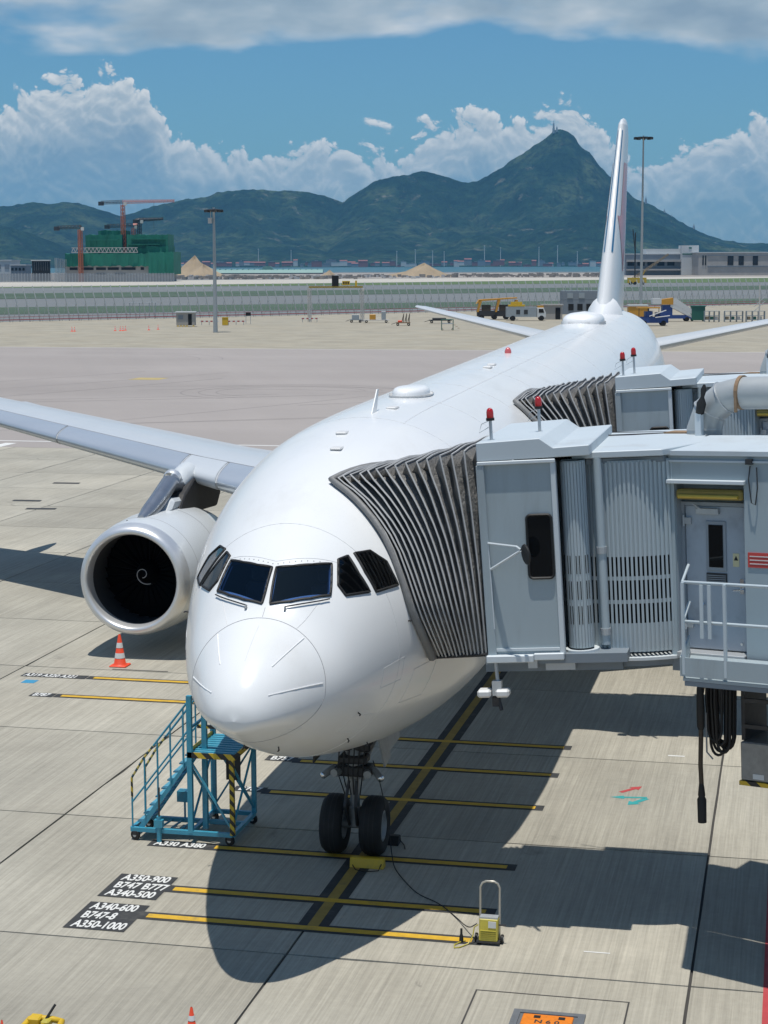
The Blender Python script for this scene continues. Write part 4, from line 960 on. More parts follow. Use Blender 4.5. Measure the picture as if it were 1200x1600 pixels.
    for i in range(9):
        ux, vy, dp = .40+.045*(i % 4)-.012*(i//4), .30+.09*(i % 3), 1.18+.055*(i % 5); rr = .10+.012*(i % 3)
        cb('cable_loop', 'rubber', lambda m: m.path([(ux, vy, -.2), (ux-.02, vy, -.7), (ux, vy+.02, -dp)]+[(ux+rr-rr*math.cos(math.pi*q/8), vy+.03, -dp-rr*1.6*math.sin(math.pi*q/8)) for q in range(1, 8)]+[(ux+2*rr, vy+.05, -dp), (ux+2*rr+.03, vy+.05, -.2)], .022, 7), MT, smooth=60)
    cb('cable_guide', 'gear_grey', lambda m: m.bb((.34, .5, -.95), (.58, .9, -.2)).path([(.38, .28, -.9), (.40, .24, -1.5), (.50, .24, -1.6)], .014, 5), MT)
    pc = cb('pendant_cable', 'cable_brown', lambda m: m.path([(.40, .25, -.25), (.32, .22, -.7), (.33, .2, -1.2), (.31, .2, -1.7), (.32, .2, -2.05)], .036, 8), MT, smooth=60)
    cb('pendant_wrap', 'rubber', lambda m: m.lathe([(.045, 0), (.062, .05), (.066, .3), (.056, .62), (.042, .70)], (.325, .21, -1.15), (0, 0, 1), 10), MT, pc, smooth=50)
    cb('pendant_plug', 'rubber', lambda m: m.lathe([(.002, 0), (.068, .0), (.072, .36), (.05, .40), (.058, .43), (.045, .55), (.034, .62)], (.318, .2, -2.60), (0, 0, 1), 12), MT, pc, smooth=50)
    # lift columns and wheels, beyond the right edge of the view
    for v in (-.45, 3.5): cb('lift_column', 'galvanised', lambda m: m.bb((8.0, v-.18, -4.3), (8.4, v+.18, 3.5)), MT)
    cb('wheel_frame', 'bridge_dark', lambda m: m.bb((7.9, -.5, -4.3), (8.5, 3.55, -3.9)), MT)
    for v in (.9, 2.1): cb('drive_wheel', 'tyre', lambda m: m.lathe([(.2, -.2), (.55, -.2), (.6, -.12), (.6, .12), (.55, .2), (.2, .2)], (8.2, v, -4.15), (0, 1, 0), 28), MT, smooth=50)
    # ---- roof gear
    cb('roof_bracket', 'rusty', lambda m: m.bb((-1.15, 2.1, 3.14), (-.75, 2.5, 3.24)), MT)
    cb('roof_cable', 'dark_metal', lambda m: m.path([(-1.1, 2.2, 3.22), (-2.6, 1.2, 3.22)], .012, 5).path([(-1.1, 2.4, 3.22), (-2.9, 2.2, 3.22)], .012, 5), MT)
    MD = MT @ T(-1.72, 1.2, -.13)
    dk = cb('air_duct', 'duct_metal', lambda m: m.path([(1.25, 1.0, 3.18), (1.25, 1.0, 3.42), (1.36, 1.0, 3.72), (1.62, 1.0, 3.92), (1.9, 1.0, 3.99), (3.4, 1.0, 4.0), (6, 1.0, 4.0)], [.30, .28, .275, .27, .26, .26, .26], 20), MD, smooth=25)
    for u in (1.92, 2.72, 4.0): cb('duct_band', 'rusty', lambda m: m.lathe([(.255, -.03), (.275, -.03), (.275, .03), (.255, .03)], (u, 1.0, 4.0), (1, 0, 0), 20).bb((u-.02, .72, 3.7), (u+.02, .76, 4.0)), MD, dk)
    for u_, w_, a_ in ((1.25, 3.42, (0, 0, 1)), (1.36, 3.72, (.5, 0, .87)), (1.62, 3.92, (.85, 0, .5))): cb('duct_seam', 'galvanised', lambda m: m.lathe([(.262, -.008), (.29, -.008), (.29, .008), (.262, .008)], (u_, 1.0, w_), a_, 20), MD, dk)
    cb('duct_flange', 'rusty', lambda m: m.lathe([(.0, 0), (.33, 0), (.33, .05), (.27, .06)], (1.25, 1.0, 3.16), (0, 0, 1), 20), MD, dk)
    cb('duct_bracket', 'bridge_trim', lambda m: m.bb((1.30, .55, 3.1), (1.40, .66, 3.70)), MD, dk)
    cb('rubber_boot', 'rubber', lambda m: m.lathe([(.01, 0), (.07, .04), (.08, .2), (.03, .3), (.05, .42), (.02, .5)], (1.36, .60, 3.66), (.2, 0, 1), 10), MD, dk, smooth=60)
    # beacons
    for u, v, h in ((-.92, .35, .34), (-.30, 1.25, .42)) if full else ((-.95, .3, .36), (-.75, .75, .42)):
        bc = cb('beacon_pole', 'galvanised', lambda m: m.tube((u, v, 3.2), (u, v, 3.2+h), .025, 8).path([(u-.02, v, 3.2+h), (u-.14, v, 3.15+h), (u-.18, v, 3.02+h), (u-.03, v, 3.1+h)], .007, 4), MC)
        cb('beacon_base', 'rubber', lambda m: m.lathe([(.0, 0), (.065, 0), (.065, .04), (0, .04)], (u, v, 3.2+h), (0, 0, 1), 14), MC, bc)
        cb('beacon_lens', 'red_lens', lambda m: m.lathe([(.055, .04), (.055, .13), (.045, .17), (.02, .19), (.001, .195)], (u, v, 3.2+h), (0, 0, 1), 14), MC, bc, smooth=60)
    # ---- bellows: pleated canopy between the aircraft skin and the cab
    C0 = [MC @ Vector(q) for q in ((-1.08, .03, .02), (-1.10, .03, 3.14), (-1.10, 3.38, 3.20), (-1.08, 3.38, .02))]
    nf, nt = 14, 12
    def along(path_, m):
        out = []
        seg = len(path_)-1
        for i in range(m):
            u = i/(m-1)*seg; a = min(int(u), seg-1); out.append(path_[a].lerp(path_[a+1], u-a))
        return out
    def smoothp(path_, m):
        P_ = [path_[0]]+path_+[path_[-1]]; out = []; seg = len(path_)-1
        for i in range(m):
            u = i/(m-1)*seg; a = min(int(u), seg-1); t = u-a; p0, p1, p2, p3 = P_[a:a+4]
            out.append(.5*((2*p1)+(p2-p0)*t+(2*p0-5*p1+4*p2-p3)*t*t+(3*p1-p0-3*p2+p3)*t**3))
        return out
    fr = [S(x, math.radians(th), .06) for x, th in afront]; re_ = [S(x, math.radians(th), .06) for x, th in arear]
    Af = smoothp(fr, nf); Ar = smoothp(re_[::-1], nf)
    x0, t0 = afront[-1]; x1, t1 = arear[-1]
    At = [S(x0+(x1-x0)*i/(nt-1), math.radians(t0+(t1-t0)*i/(nt-1)), .06+.10*math.sin(math.pi*i/(nt-1))) for i in range(nt)]
    Ain = Af+At[1:-1]+Ar
    Cin = along(C0[:2], nf)+along(C0[1:3], nt)[1:-1]+along(C0[2:], nf)
    mid = Vector((0, 0, 0))
    for q in Cin: mid += q/len(Cin)
    m_ = len(Ain); rows_ = []
    nr = nhoop*2+1; jit = [r.uniform(-.009, .009) for _ in range(nr)]
    for i in range(nr):
        t = (i/(nr-1)); row = []
        for j in range(m_):
            top_ = nf <= j < m_-nf or j in (nf-1, m_-nf)
            # pleats open at the top, closed at the sill
            sfrac = (min(j, m_-1-j)/(nf-1)) if min(j, m_-1-j) < nf else 1.0
            tt = t**(1.0+.35*sfrac) if sfrac else t
            q = Ain[j].lerp(Cin[j], min(1, max(0, tt+(jit[i]*sfrac if 0 < i < nr-1 else 0))))
            ctr = Vector((q.x, mid.y, 5.6))
            inw = Vector((0, 1 if j < nf else (-1 if j >= m_-nf else 0), -1 if (nf-1 <= j <= m_-nf) else 0))
            if i % 2: q = q+inw*(.05+.12*sfrac)+Vector((r.uniform(-.02, .02), r.uniform(-.035, .035), r.uniform(-.02, .02)))
            else: q = q+Vector((0, 0, -.012*math.sin(j*1.3+i)))
            row.append(q)
        rows_.append(row)
    fab = MB().grid(lambda i, j: rows_[i][j], nr, m_)
    bel = fab.build('bellows', 'bellows_fabric', B, smooth=40)
    for i in range(2, nr-1, 2):
        row = rows_[i]
        out_ = [q+Vector((0, -.012 if j < nf else (.012 if j >= m_-nf else 0), .012 if nf-1 <= j <= m_-nf else 0)) for j, q in enumerate(row)]
        MB().path(out_, .015, 5).build('hoop', 'bellows_hoop', bel, smooth=60)
    # padded edge that presses on the fuselage
    MB().path([q.lerp(c, .012) for q, c in zip(Ain, Cin)], [.055+.03*max(0, 1-j/5) for j in range(m_)], 8).build('bumper_pad', 'bumper_fabric', bel, smooth=60)
    MB().path([Ain[0]+Vector((.05, 0, -.0)), C0[0]+Vector((0, 0, -.02))], .035, 6).build('bellows_rail', 'dark_metal', bel)
    MB().add([Ain[0]+Vector((.05, .1, -.04)), C0[0]+Vector((0, .1, -.06)), C0[3]+Vector((0, -.1, -.06)), Ain[-1]+Vector((.05, -.1, -.04))], [(0, 1, 2, 3)]).build('bellows_floor', 'dark_metal', bel)
    return B
jet_bridge((0, 0, 0), 'nearest grey jet bridge with pleated canopy covering the forward cabin door', [(4.05, -9), (3.47, 14), (3.68, 45.2), (4.02, 66), (4.39, 82)], [(6.55, -7), (6.35, 14), (6.3, 30), (6.3, 40), (6.3, 50)], 16, 3, True)
jet_bridge((.93, 12.2, .27), 'farther grey jet bridge behind, its canopy against the second cabin door', [(15.7, -8), (15.45, 16), (15.45, 38), (15.63, 56.5)], [(18.9, -8), (18.7, 16), (18.7, 38), (18.6, 56)], 14, 5, False)
# ------------------------------------------------------------------ ground equipment near the aircraft
pm('cone_orange', (0.78, 0.075, 0.025), 0.5, var=0.08, scale=5, dirt=(0.35, 0.07, 0.04, 0.5), dscale=5)
pm('cone_white', (0.72, 0.72, 0.70), 0.4, var=0.08)
pm('stair_blue', (0.045, 0.29, 0.41), 0.42, var=0.12, scale=4, coat=0.2, dirt=(0.08, 0.18, 0.22, 0.5), dscale=3)
pm('tread_metal', (0.10, 0.33, 0.44), 0.5, metal=0.1, var=0.2, scale=9)
pm('gse_yellow', (0.62, 0.40, 0.02), 0.45, var=0.12, scale=5, dirt=(0.3, 0.2, 0.05, 0.5), dscale=4)
pm('cart_gold', (0.50, 0.42, 0.06), 0.45, var=0.25, scale=6, dirt=(0.2, 0.17, 0.06, 0.5), dscale=5)
pm('tube_steel', (0.48, 0.46, 0.40), 0.35, metal=0.5, var=0.12, scale=5)
stripes('hazard_fine', (0.62, 0.43, 0.03), (0.02, 0.02, 0.02), 5.5, (1, 1, 1))

def big_cone(x, y, h, label):
    t = thing('traffic_cone', (x, y, 0), label, 'traffic cone', 'traffic cones')
    w = h*.27
    MB().prism([(x-w, y-w, 0), (x+w, y-w, 0), (x+w, y+w, 0), (x-w, y+w, 0)], (0, 0, h*.05)).build('base', 'cone_orange', t, bevel=.02)
    pr = lambda u: h*(.185-.145*u)
    body = MB().lathe([(pr(0)*1.25, h*.05), (pr(0), h*.09), (pr(1), h*.97), (pr(1)*.6, h)], (x, y, 0), (0, 0, 1), 24).build('body', 'cone_orange', t, smooth=50)
    for a, b in ((.26, .42), (.58, .74)):
        MB().lathe([(pr((a-.09)/.88)+.004, h*a), (pr((b-.09)/.88)+.004, h*b)], (x, y, 0), (0, 0, 1), 24).build('reflective_band', 'cone_white', body, smooth=50)
    return t
big_cone(-9.55, 20.6, .84, 'orange and white striped traffic cone below the engine')

# two wheeled trolley with a tall handle
def trolley():
    x, y = 2.99, 3.12
    t = thing('hand_trolley', (x, y, 0), 'small yellow box on wheels with tall looped steel handle, at the stop bar', 'hand trolley')
    b = MB().prism([(x-.145, y-.10, .06), (x+.145, y-.10, .06), (x+.145, y-.06, .40), (x-.145, y-.06, .40)], (0, .17, 0)).build('body', 'cart_gold', t, bevel=.012)
    MB().bb((x-.14, y-.05, .40), (x+.14, y+.09, .425)).build('lid', 'galvanised', b)
    MB().bb((x+.0, y-.085, .27), (x+.12, y-.075, .37)).build('label_plate', 'line_white', b)
    for i in range(5): MB().bb((x-.12, y-.1, .10+.03*i), (x+.12, y-.086+.002*i, .108+.03*i)).build('rib', 'cart_gold', b)
    MB().path([(x-.15, y+.08, .05), (x-.15, y+.08, .86), (x-.12, y+.08, .925), (x-.06, y+.08, .955), (x+.06, y+.08, .955), (x+.12, y+.08, .925), (x+.15, y+.08, .86), (x+.15, y+.08, .05)], .017, 8).build('handle', 'tube_steel', t, smooth=60)
    MB().bb((x-.18, y-.12, .035), (x+.18, y+.10, .06)).build('base_frame', 'dark_metal', t)
    for d in (-1, 1):
        w = MB().lathe([(.02, -.02), (.065, -.02), (.07, 0), (.065, .02), (.02, .02)], (x+d*.20, y+.03, .07), (1, 0, 0), 18).build('wheel', 'rubber', t, smooth=40)
        MB().lathe([(.0, -.022), (.035, -.022), (.035, .022), (0, .022)], (x+d*.20, y+.03, .07), (1, 0, 0), 14).build('hub', 'galvanised', w)
    MB().tube((x+.15, y, .30), (x+.26, y, .30), .014, 6).build('crank', 'dark_metal', t)
    MB().path([(x-.16, y-.05, .30), (x-.22, y-.06, .26), (x-.24, y-.08, .12), (x-.30, y-.14, .02), (x-.40, y-.30, .015), (x-.48, y-.34, .015), (x-.50, y-.22, .015), (x-.42, y-.08, .02), (x-.36, y-.02, .02)], .010, 5).build('hose', 'cart_gold', t, smooth=60)
    MB().lathe([(.0, 0), (.035, 0), (.03, .10), (.018, .14), (.018, .22), (0, .22)], (x-.42, y-.06, .0), (0, 0, 1), 10).build('nozzle', 'rubber', t, smooth=40)
    return t
trolley()
tag(MB().path(soften([(2.80, 3.1, .30), (2.6, 3.5, .06), (2.3, 4.1, .012), (1.9, 4.7, .012), (1.5, 5.0, .012), (1.15, 5.6, .012), (.85, 6.2, .012), (.72, 6.6, .05), (.62, 6.8, .5), (.45, 6.9, 1.3), (.3, 6.95, 1.7)]), .009, 5).build('ground_cable', 'rubber', None, smooth=60), 'thin dark cable running from the yellow trolley up to the nose gear', 'cable')

# chocks at the nose wheels
t = thing('wheel_chock', (.36, 6.24, 0), 'yellow block chock in front of the nose wheels', 'wheel chock')
MB().prism([(.06, 6.14, 0), (.06, 6.34, 0), (.06, 6.29, .17), (.06, 6.19, .17)], (.60, 0, 0)).build('block', 'gse_yellow', t, bevel=.01)
MB().path([(.62, 6.2, .10), (.60, 6.02, .02), (.38, 5.95, .012), (.20, 6.02, .012), (.12, 6.12, .06)], .009, 5).build('rope', 'rubber', t, smooth=60)
t = thing('wheel_chock', (.5, 7.35, 0), 'dark rubber chock behind the nose wheels', 'wheel chock')
MB().prism([(.22, 7.46, 0), (.22, 7.74, 0), (.22, 7.66, .16), (.22, 7.54, .16)], (.42, 0, 0)).build('block', 'rubber', t, bevel=.01)
MB().path([(.62, 7.6, .1), (.74, 7.5, .02), (.80, 7.3, .012)], .009, 5).build('rope', 'rubber', t)

# access stand with stairs under the nose
def stand():
    x0, x1, x2, y0, y1 = -4.18, -3.04, -2.26, 6.86, 8.22; zb, zd, zt = .20, 1.64, 2.72
    t = thing('access_stand', ((x0+x2)/2, (y0+y1)/2, 0), 'blue steel access stand with steep stairs and striped platform under the nose', 'access stand')
    def beam(name, a, b, s=.032, mat='stair_blue', par=t):
        a, b = Vector(a), Vector(b); d = (b-a); L = d.length; q = d.to_track_quat('Z', 'Y').to_matrix()
        return MB().box((a+b)/2, (2*s, 2*s, L), q).build(name, mat, par)
    # base
    for y in (y0, y0+.72): beam('base_beam', (x0, y, zb), (x2, y, zb), .038)
    beam('base_beam', (x1, y1, zb), (x2, y1, zb), .038)
    for x in (x0+.02, x1, x2): beam('base_beam', (x, y0, zb), (x, y1 if x > x0+.1 else y0+.72, zb), .036)
    # tower posts
    for x, y, z, m in ((x1, y0, zt, 'stair_blue'), (x1, y1, zt, 'stair_blue'), (x1+.18, y0+.3, zt-.05, 'stair_blue'), (x2, y0, zd, 'hazard_fine'), (x2, y1, zd, 'stair_blue')):
        beam('tower_post', (x, y, zb), (x, y, z), .045 if z > 2 else .04, m)
    # deck
    dk = MB().bb((x1-.03, y0-.03, zd), (x2+.06, y1+.05, zd+.035)).build('deck', 'tread_metal', t)
    for i in range(9): MB().bb((x1, y0+.06+.15*i, zd+.035), (x2+.03, y0+.12+.15*i, zd+.05)).build('deck_plank', 'stair_blue', dk)
    MB().bb((x1-.04, y0-.045, zd-.05), (x2+.07, y0-.032, zd+.055)).build('deck_edge', 'hazard', dk)
    MB().bb((x2+.062, y0-.03, zd-.05), (x2+.075, y1+.05, zd+.055)).build('deck_edge', 'hazard', dk)
    MB().bb((x1-.02, y0, zd+.05), (x1+.01, y1, zd+.10)).build('toe_board', 'gse_yellow', dk)
    # braces
    for a, b in (((x1, y0, zd-.1), (x2, y0, zb+.08)), ((x2, y0, zd-.15), (x2, y1, zb+.1)), ((x2, y1, zd-.15), (x2, y0, zb+.1)), ((x1, y1, zb+.1), (x2, y1, zd-.1)), ((x1, y1, zd-.1), (x2, y1, zb+.1)), ((x1, y0, zb+.1), (x1, y1, zd-.2)), ((x1, y1, zb+.1), (x1, y0, zd-.2))):
        beam('brace', a, b, .017)
    # guard bars across the platform
    for z in (2.06, 2.46): MB().bb((x1+.05, y0+.28, z), (x1+.68, y0+.33, z+.06)).build('guard_bar', 'hazard', t)
    MB().bb((x1+.06, y0+.26, 2.48), (x1+.14, y0+.34, 2.70)).build('guard_bar', 'hazard_fine', t)
    for z in (2.12, 2.66): beam('guard_bar', (x1, y0, z), (x1, y1, z), .02)
    # stairs: two stringers and treads
    ys = (y0+.02, y0+.68)
    for y in ys: MB().prism([(x0+.10, y, zb+.0), (x0+.22, y, zb+.0), (x1+.02, y, zd-.08), (x1+.02, y, zd+.0)], (0, .03, 0)).build('stringer', 'stair_blue', t)
    n = 9
    for i in range(n):
        u = (i+.5)/n; x = x0+.14+(x1-x0-.10)*u; z = zb+.05+(zd-zb)*u
        tr = MB().bb((x-.09, ys[0]+.03, z-.012), (x+.09, ys[1], z+.012)).build('tread', 'tread_metal', t)
    # hand rails either side
    for y in (y0, y0+.70):
        low = 1.05
        p0, p1, p2, p3 = Vector((x0+.03, y, zb)), Vector((x0+.03, y, zb+.95)), Vector((x0+.26, y, zb+1.32)), Vector((x1, y, zt-.08))
        MB().path([p1, p2, p3], .020, 7).build('hand_rail', 'stair_blue', t, smooth=50)
        MB().path([p1-Vector((0, 0, .35)), p1, p2, p2.lerp(p3, .22)], .0215, 7).build('rail_tape', 'hazard_fine', t, smooth=50)
        MB().path([p1-Vector((0, 0, .45)), Vector((x1, y, zt-.08-.52))], .017, 7).build('mid_rail', 'stair_blue', t, smooth=50)
        for i in range(5):
            u = i/4.6; x = x0+.03+(x1-x0)*u
            zt_ = p1.z if i == 0 else (p2.z+(p3.z-p2.z)*((x-p2.x)/(p3.x-p2.x)))
            MB().tube((x, y, zb+.02+(zd-zb)*max(0, u-.06)), (x, y, zt_), .017, 7).build('rail_post', 'stair_blue', t)
    # casters, jack and box
    for x, y in ((x0+.08, y0), (x2-.06, y0+.02), (x2-.03, y1), (x0+.1, y0+.7), (x1, y1)):
        c = MB().lathe([(.03, -.03), (.085, -.03), (.095, -.015), (.095, .015), (.085, .03), (.03, .03)], (x, y, .095), (.3, 1, 0), 20).build('caster', 'rubber', t, smooth=40)
        MB().bb((x-.035, y-.05, .10), (x+.035, y+.05, .17)).build('fork', 'dark_metal', c)
        MB().lathe([(0, -.034), (.04, -.034), (.04, .034), (0, .034)], (x, y, .095), (.3, 1, 0), 12).build('hub', 'galvanised', c)
    MB().tube((x0+.55, y0-.05, .0), (x0+.55, y0-.05, .48), .045, 10).bb((x0+.47, y0-.10, .28), (x0+.63, y0, .42)).build('jack', 'stair_blue', t)
    MB().tube((x0+.56, y0-.07, .42), (x0+.57, y0-.07, 1.02), .016, 6).build('jack_handle', 'dark_metal', t)
    MB().bb((x1-.52, y0+.75, .52), (x1-.26, y0+.95, .72)).tube((x1-.4, y0+.85, zb), (x1-.4, y0+.85, .55), .02, 6).build('tool_box', 'stair_blue', t)
    MB().bb((x1+.28, y1-.12, .85), (x1+.55, y1-.08, 1.35)).build('notice_board', 'dark_metal', t)
    for i in range(4): MB().tube((x0+.5+.2*i, y0+.2, zb), (x0+.55+.2*i, y0+.68, zb), .02, 6).build('cross_tube', 'stair_blue', t)
stand()

# equipment cut by the lower edge of the picture
def towbar_head():
    x, y = -2.36, -1.42
    t = thing('towbar_head', (x, y, 0), 'yellow steel towbar head lying at the lower left edge', 'towbar')
    MB().path([(x-.26, y-.25, .12), (x-.24, y+.02, .16), (x-.10, y+.06, .17), (x+.08, y+.06, .17), (x+.22, y+.04, .16), (x+.26, y-.25, .12)], .045, 8).build('yoke', 'gse_yellow', t, smooth=50)
    MB().bb((x-.24, y-.08, .06), (x-.06, y+.10, .22)).build('jaw', 'gse_yellow', t, bevel=.02)
    MB().bb((x-.04, y-.1, .10), (x+.08, y+.08, .20)).build('pin_block', 'cart_gold', t, bevel=.02)
    MB().tube((x, y, .18), (x+.10, y+.12, .36), .018, 7).build('lever', 'rubber', t)
    MB().tube((x, y-.1, .12), (x, y-2.2, .3), .05, 10).build('bar', 'gse_yellow', t, smooth=60)
towbar_head()
big_cone(-.36, -1.18, .44, 'orange traffic cone just peeking in at the bottom edge, left of centre')
big_cone(-2.86, -1.72, .26, 'short orange traffic cone at the bottom left corner')
# ------------------------------------------------------------------ beyond the stand
F0 = 2878.0
def ray(u, v): return fw+rt*((u-600)/F0)-up*((v-800)/F0)
def gp(u, v, z=0.0):
    d = ray(u, v); t_ = (z-CAM.z)/d.z; return CAM+d*t_
fwh = Vector((math.sin(yaw), math.cos(yaw), 0)); rth = Vector((math.cos(yaw), -math.sin(yaw), 0))
def pt(u, v, dist):          # point on the line of sight at a given ground distance
    d = ray(u, v); return CAM+d*(dist/d.dot(fwh))
def yawed(): return rotz(-yaw)
pm('grass', (0.085, 0.135, 0.045), 0.9, var=0.35, scale=0.05)
pm('grass_dull', (0.060, 0.095, 0.058), 0.9, var=0.3, scale=0.03)
pm('taxi_grey', (0.155, 0.165, 0.165), 0.9, var=0.12, scale=0.01)
pm('pale_sand', (0.46, 0.43, 0.37), 0.9, var=0.15, scale=0.02)
pm('rubble', (0.30, 0.27, 0.235), 0.95, var=0.5, scale=0.09)
pm('spoil', (0.33, 0.255, 0.165), 0.95, var=0.35, scale=0.06)
pm('sea', (0.035, 0.115, 0.125), 0.35, var=0.15, scale=0.004, bump=0.3, bscale=0.05)
pm('steel_grey', (0.36, 0.39, 0.40), 0.5, metal=0.2, var=0.1)
pm('fence_steel', (0.40, 0.43, 0.42), 0.5, var=0.1)
pm('rail_red', (0.40, 0.06, 0.06), 0.6, var=0.2, scale=0.5)
pm('wall_concrete', (0.36, 0.345, 0.32), 0.85, var=0.2, scale=0.2)
pm('wall_pale', (0.52, 0.54, 0.54), 0.8, var=0.1, scale=0.1)
pm('wall_slate', (0.20, 0.23, 0.26), 0.7, var=0.15, scale=0.1)
pm('net_green', (0.010, 0.15, 0.095), 0.8, var=0.45, scale=0.16, stretch=(1, 1, .5), bump=0.5, bscale=0.4)
pm('roof_mint', (0.15, 0.29, 0.26), 0.5, var=0.08, scale=0.05)
pm('crane_orange', (0.46, 0.13, 0.05), 0.6, var=0.15)
pm('crane_red', (0.50, 0.20, 0.16), 0.6, var=0.15)
pm('truck_white', (0.62, 0.63, 0.62), 0.4, var=0.06)
pm('truck_grey', (0.30, 0.34, 0.36), 0.5, var=0.1)
pm('gse_blue', (0.02, 0.06, 0.22), 0.5, var=0.15)
pm('gse_green', (0.02, 0.12, 0.09), 0.5, var=0.15)
pm('gse_orange', (0.55, 0.27, 0.03), 0.5, var=0.15, scale=1.0)
pm('town_red', (0.24, 0.10, 0.085), 0.9, var=0.3, scale=0.02)
pm('town_white', (0.55, 0.53, 0.50), 0.9, var=0.1, scale=0.02)
pm('town_grey', (0.22, 0.225, 0.235), 0.9, var=0.2, scale=0.02)

# ---- ground sheets
def gsheet(name, corners, z, mat, label):
    o = MB().add([(p.x, p.y, z) for p in corners], [(0, 1, 2, 3)]).build(name, mat)
    if o.data.polygons[0].normal.z < 0: o.data.flip_normals()
    return tag(o, label, kind='structure')
FA, FB = gp(0, 503.7), gp(1100, 478.5)
FD = (FB-FA).normalized(); FN = Vector((-FD.y, FD.x, 0))
f_l, f_r = FA-FD*160, FB+FD*160
gsheet('apron_edge', [Vector((-420, 291.5, 0)), Vector((260, 291.5, 0)), f_r+FN*3, f_l+FN*3], -0.006, 'concrete_far', 'beige concrete strip at the foot of the long fence')
gsheet('airfield', [Vector((-420, 200, 0)), Vector((260, 200, 0)), Vector((1300, 2300, 0)), Vector((-1900, 2300, 0))], -0.10, 'taxi_grey', 'grey taxiways and airfield ground beyond the long fence')
def band(name, l0, l1, r0, r1, z, mat, label, ul=-260, ur=1460):
    def yy(a, b, u): return a+(b-a)*(u/1200)
    gsheet(name, [gp(ul, yy(l1, r1, ul)), gp(ur, yy(r1*0+l1, r1, ur)), gp(ur, yy(l0, r0, ur)), gp(ul, yy(l0, r0, ul))], z, mat, label)
band('grass_strip', 480, 491, 466, 473, -0.05, 'grass_dull', 'dull green grass strip nearest beyond the fence')
band('grass_strip', 458.5, 467, 446, 452, -0.045, 'grass_dull', 'dull green grass strip between the two grey taxiways')
band('grass_strip', 446.5, 449.6, 434, 440.5, -0.042, 'grass', 'bright green grass strip beside the pale track')
band('sand_track', 440, 448.5, 430.5, 434.0, -0.036, 'pale_sand', 'pale sandy track across the airfield')
shore = [gp(-300, 427.5), gp(1500, 425.5)]
gsheet('reclaimed_land', [gp(-300, 439), gp(1500, 431), shore[1], shore[0]], -0.03, 'rubble', 'stony reclaimed ground along the shore')
gsheet('sea', [gp(-300, 428), gp(1500, 426), CAM+fwh*6600+rth*4500, CAM+fwh*6600-rth*4500], -0.6, 'sea', 'strip of green grey sea below the mountains')
gsheet('hinterland', [CAM+fwh*1500-rth*9000, CAM+fwh*1500+rth*9000, CAM+fwh*16000+rth*9000, CAM+fwh*16000-rth*9000], -1.2, 'grass_dull', 'low land at the foot of the mountains')

# rubber marks left on the taxilane
pm('tyre_mark', (0.20, 0.183, 0.175), 0.9, var=0.2, scale=0.3)
lane_obj = bpy.data.objects['taxilane']
def tyre_mark(pts_, w):
    n_ = len(pts_); mb = MB()
    def q_(i, j):
        a, b = Vector(pts_[max(i-1, 0)]), Vector(pts_[min(i+1, n_-1)]); d = (b-a).normalized(); return (pts_[i][0]-d.y*w*(j-.5), pts_[i][1]+d.x*w*(j-.5), .005)
    o = mb.grid(q_, n_, 2).build('tyre_mark', 'tyre_mark', lane_obj)
    if o.data.polygons[0].normal.z < 0: o.data.flip_normals()
rm = random.Random(5)
for u, v, rad, a0, a1, k_ in ((455, 612, 9, 20, 250, 3), (120, 562, 16, 10, 120, 2), (300, 640, 26, 40, 120, 2)):
    c_ = gp(u, v)
    for i in range(k_):
        rr = rad*(1-.16*i); tyre_mark([(c_.x+rr*math.cos(math.radians(a0+(a1-a0)*t_/24)), c_.y+rr*math.sin(math.radians(a0+(a1-a0)*t_/24))) for t_ in range(25)], .07)
for i in range(16):
    x0, y0 = rm.uniform(-75, 0), rm.uniform(78, 118); a_ = math.radians(rm.choice((rm.uniform(20, 45), rm.uniform(60, 80)))); L_ = rm.uniform(25, 75)
    P_ = [(x0+math.cos(a_+.004*t_)*L_*t_/16, min(194, y0+math.sin(a_+.004*t_)*L_*t_/16)) for t_ in range(17)]
    tyre_mark(P_, rm.uniform(.06, .13))
# ---- mountains: one height field with a measured skyline
def vnoise(x, y, seed):
    r = np.random.RandomState(seed); g = r.rand(256, 256)
    xi, yi = np.floor(x).astype(int), np.floor(y).astype(int); xf_, yf_ = x-xi, y-yi
    a, b = xf_*xf_*(3-2*xf_), yf_*yf_*(3-2*yf_)
    G = lambda i, j: g[i % 256, j % 256]
    return (G(xi, yi)*(1-a)+G(xi+1, yi)*a)*(1-b)+(G(xi, yi+1)*(1-a)+G(xi+1, yi+1)*a)*b
def fbm(x, y, seed, octs=5, ridge=False):
    o = 0; am = 1; tot = 0
    for i in range(octs):
        n = vnoise(x*2**i+i*17.3, y*2**i+i*9.1, seed+i)
        if ridge: n = 1-np.abs(2*n-1)
        o = o+n*am; tot += am; am *= .52
    return o/tot
SKY = [(-450, 372), (-350, 345), (-150, 330), (-60, 326), (0, 321), (30, 319), (60, 315), (90, 317), (115, 314), (140, 318), (170, 328), (195, 336), (215, 332), (230, 325), (265, 318), (300, 311), (325, 309), (345, 302), (375, 298), (400, 297), (440, 301), (460, 300), (490, 303), (515, 310), (538, 318), (560, 302), (590, 285), (615, 280), (640, 277), (660, 272), (675, 275), (700, 282), (722, 289), (745, 288), (770, 274), (800, 256), (830, 236), (850, 224), (862, 213), (872, 209), (882, 213), (895, 222), (902, 236), (918, 245), (935, 268), (960, 290), (990, 316), (1020, 327), (1060, 350), (1090, 366), (1120, 376), (1150, 381), (1200, 384), (1300, 388), (1500, 378), (1650, 392)]
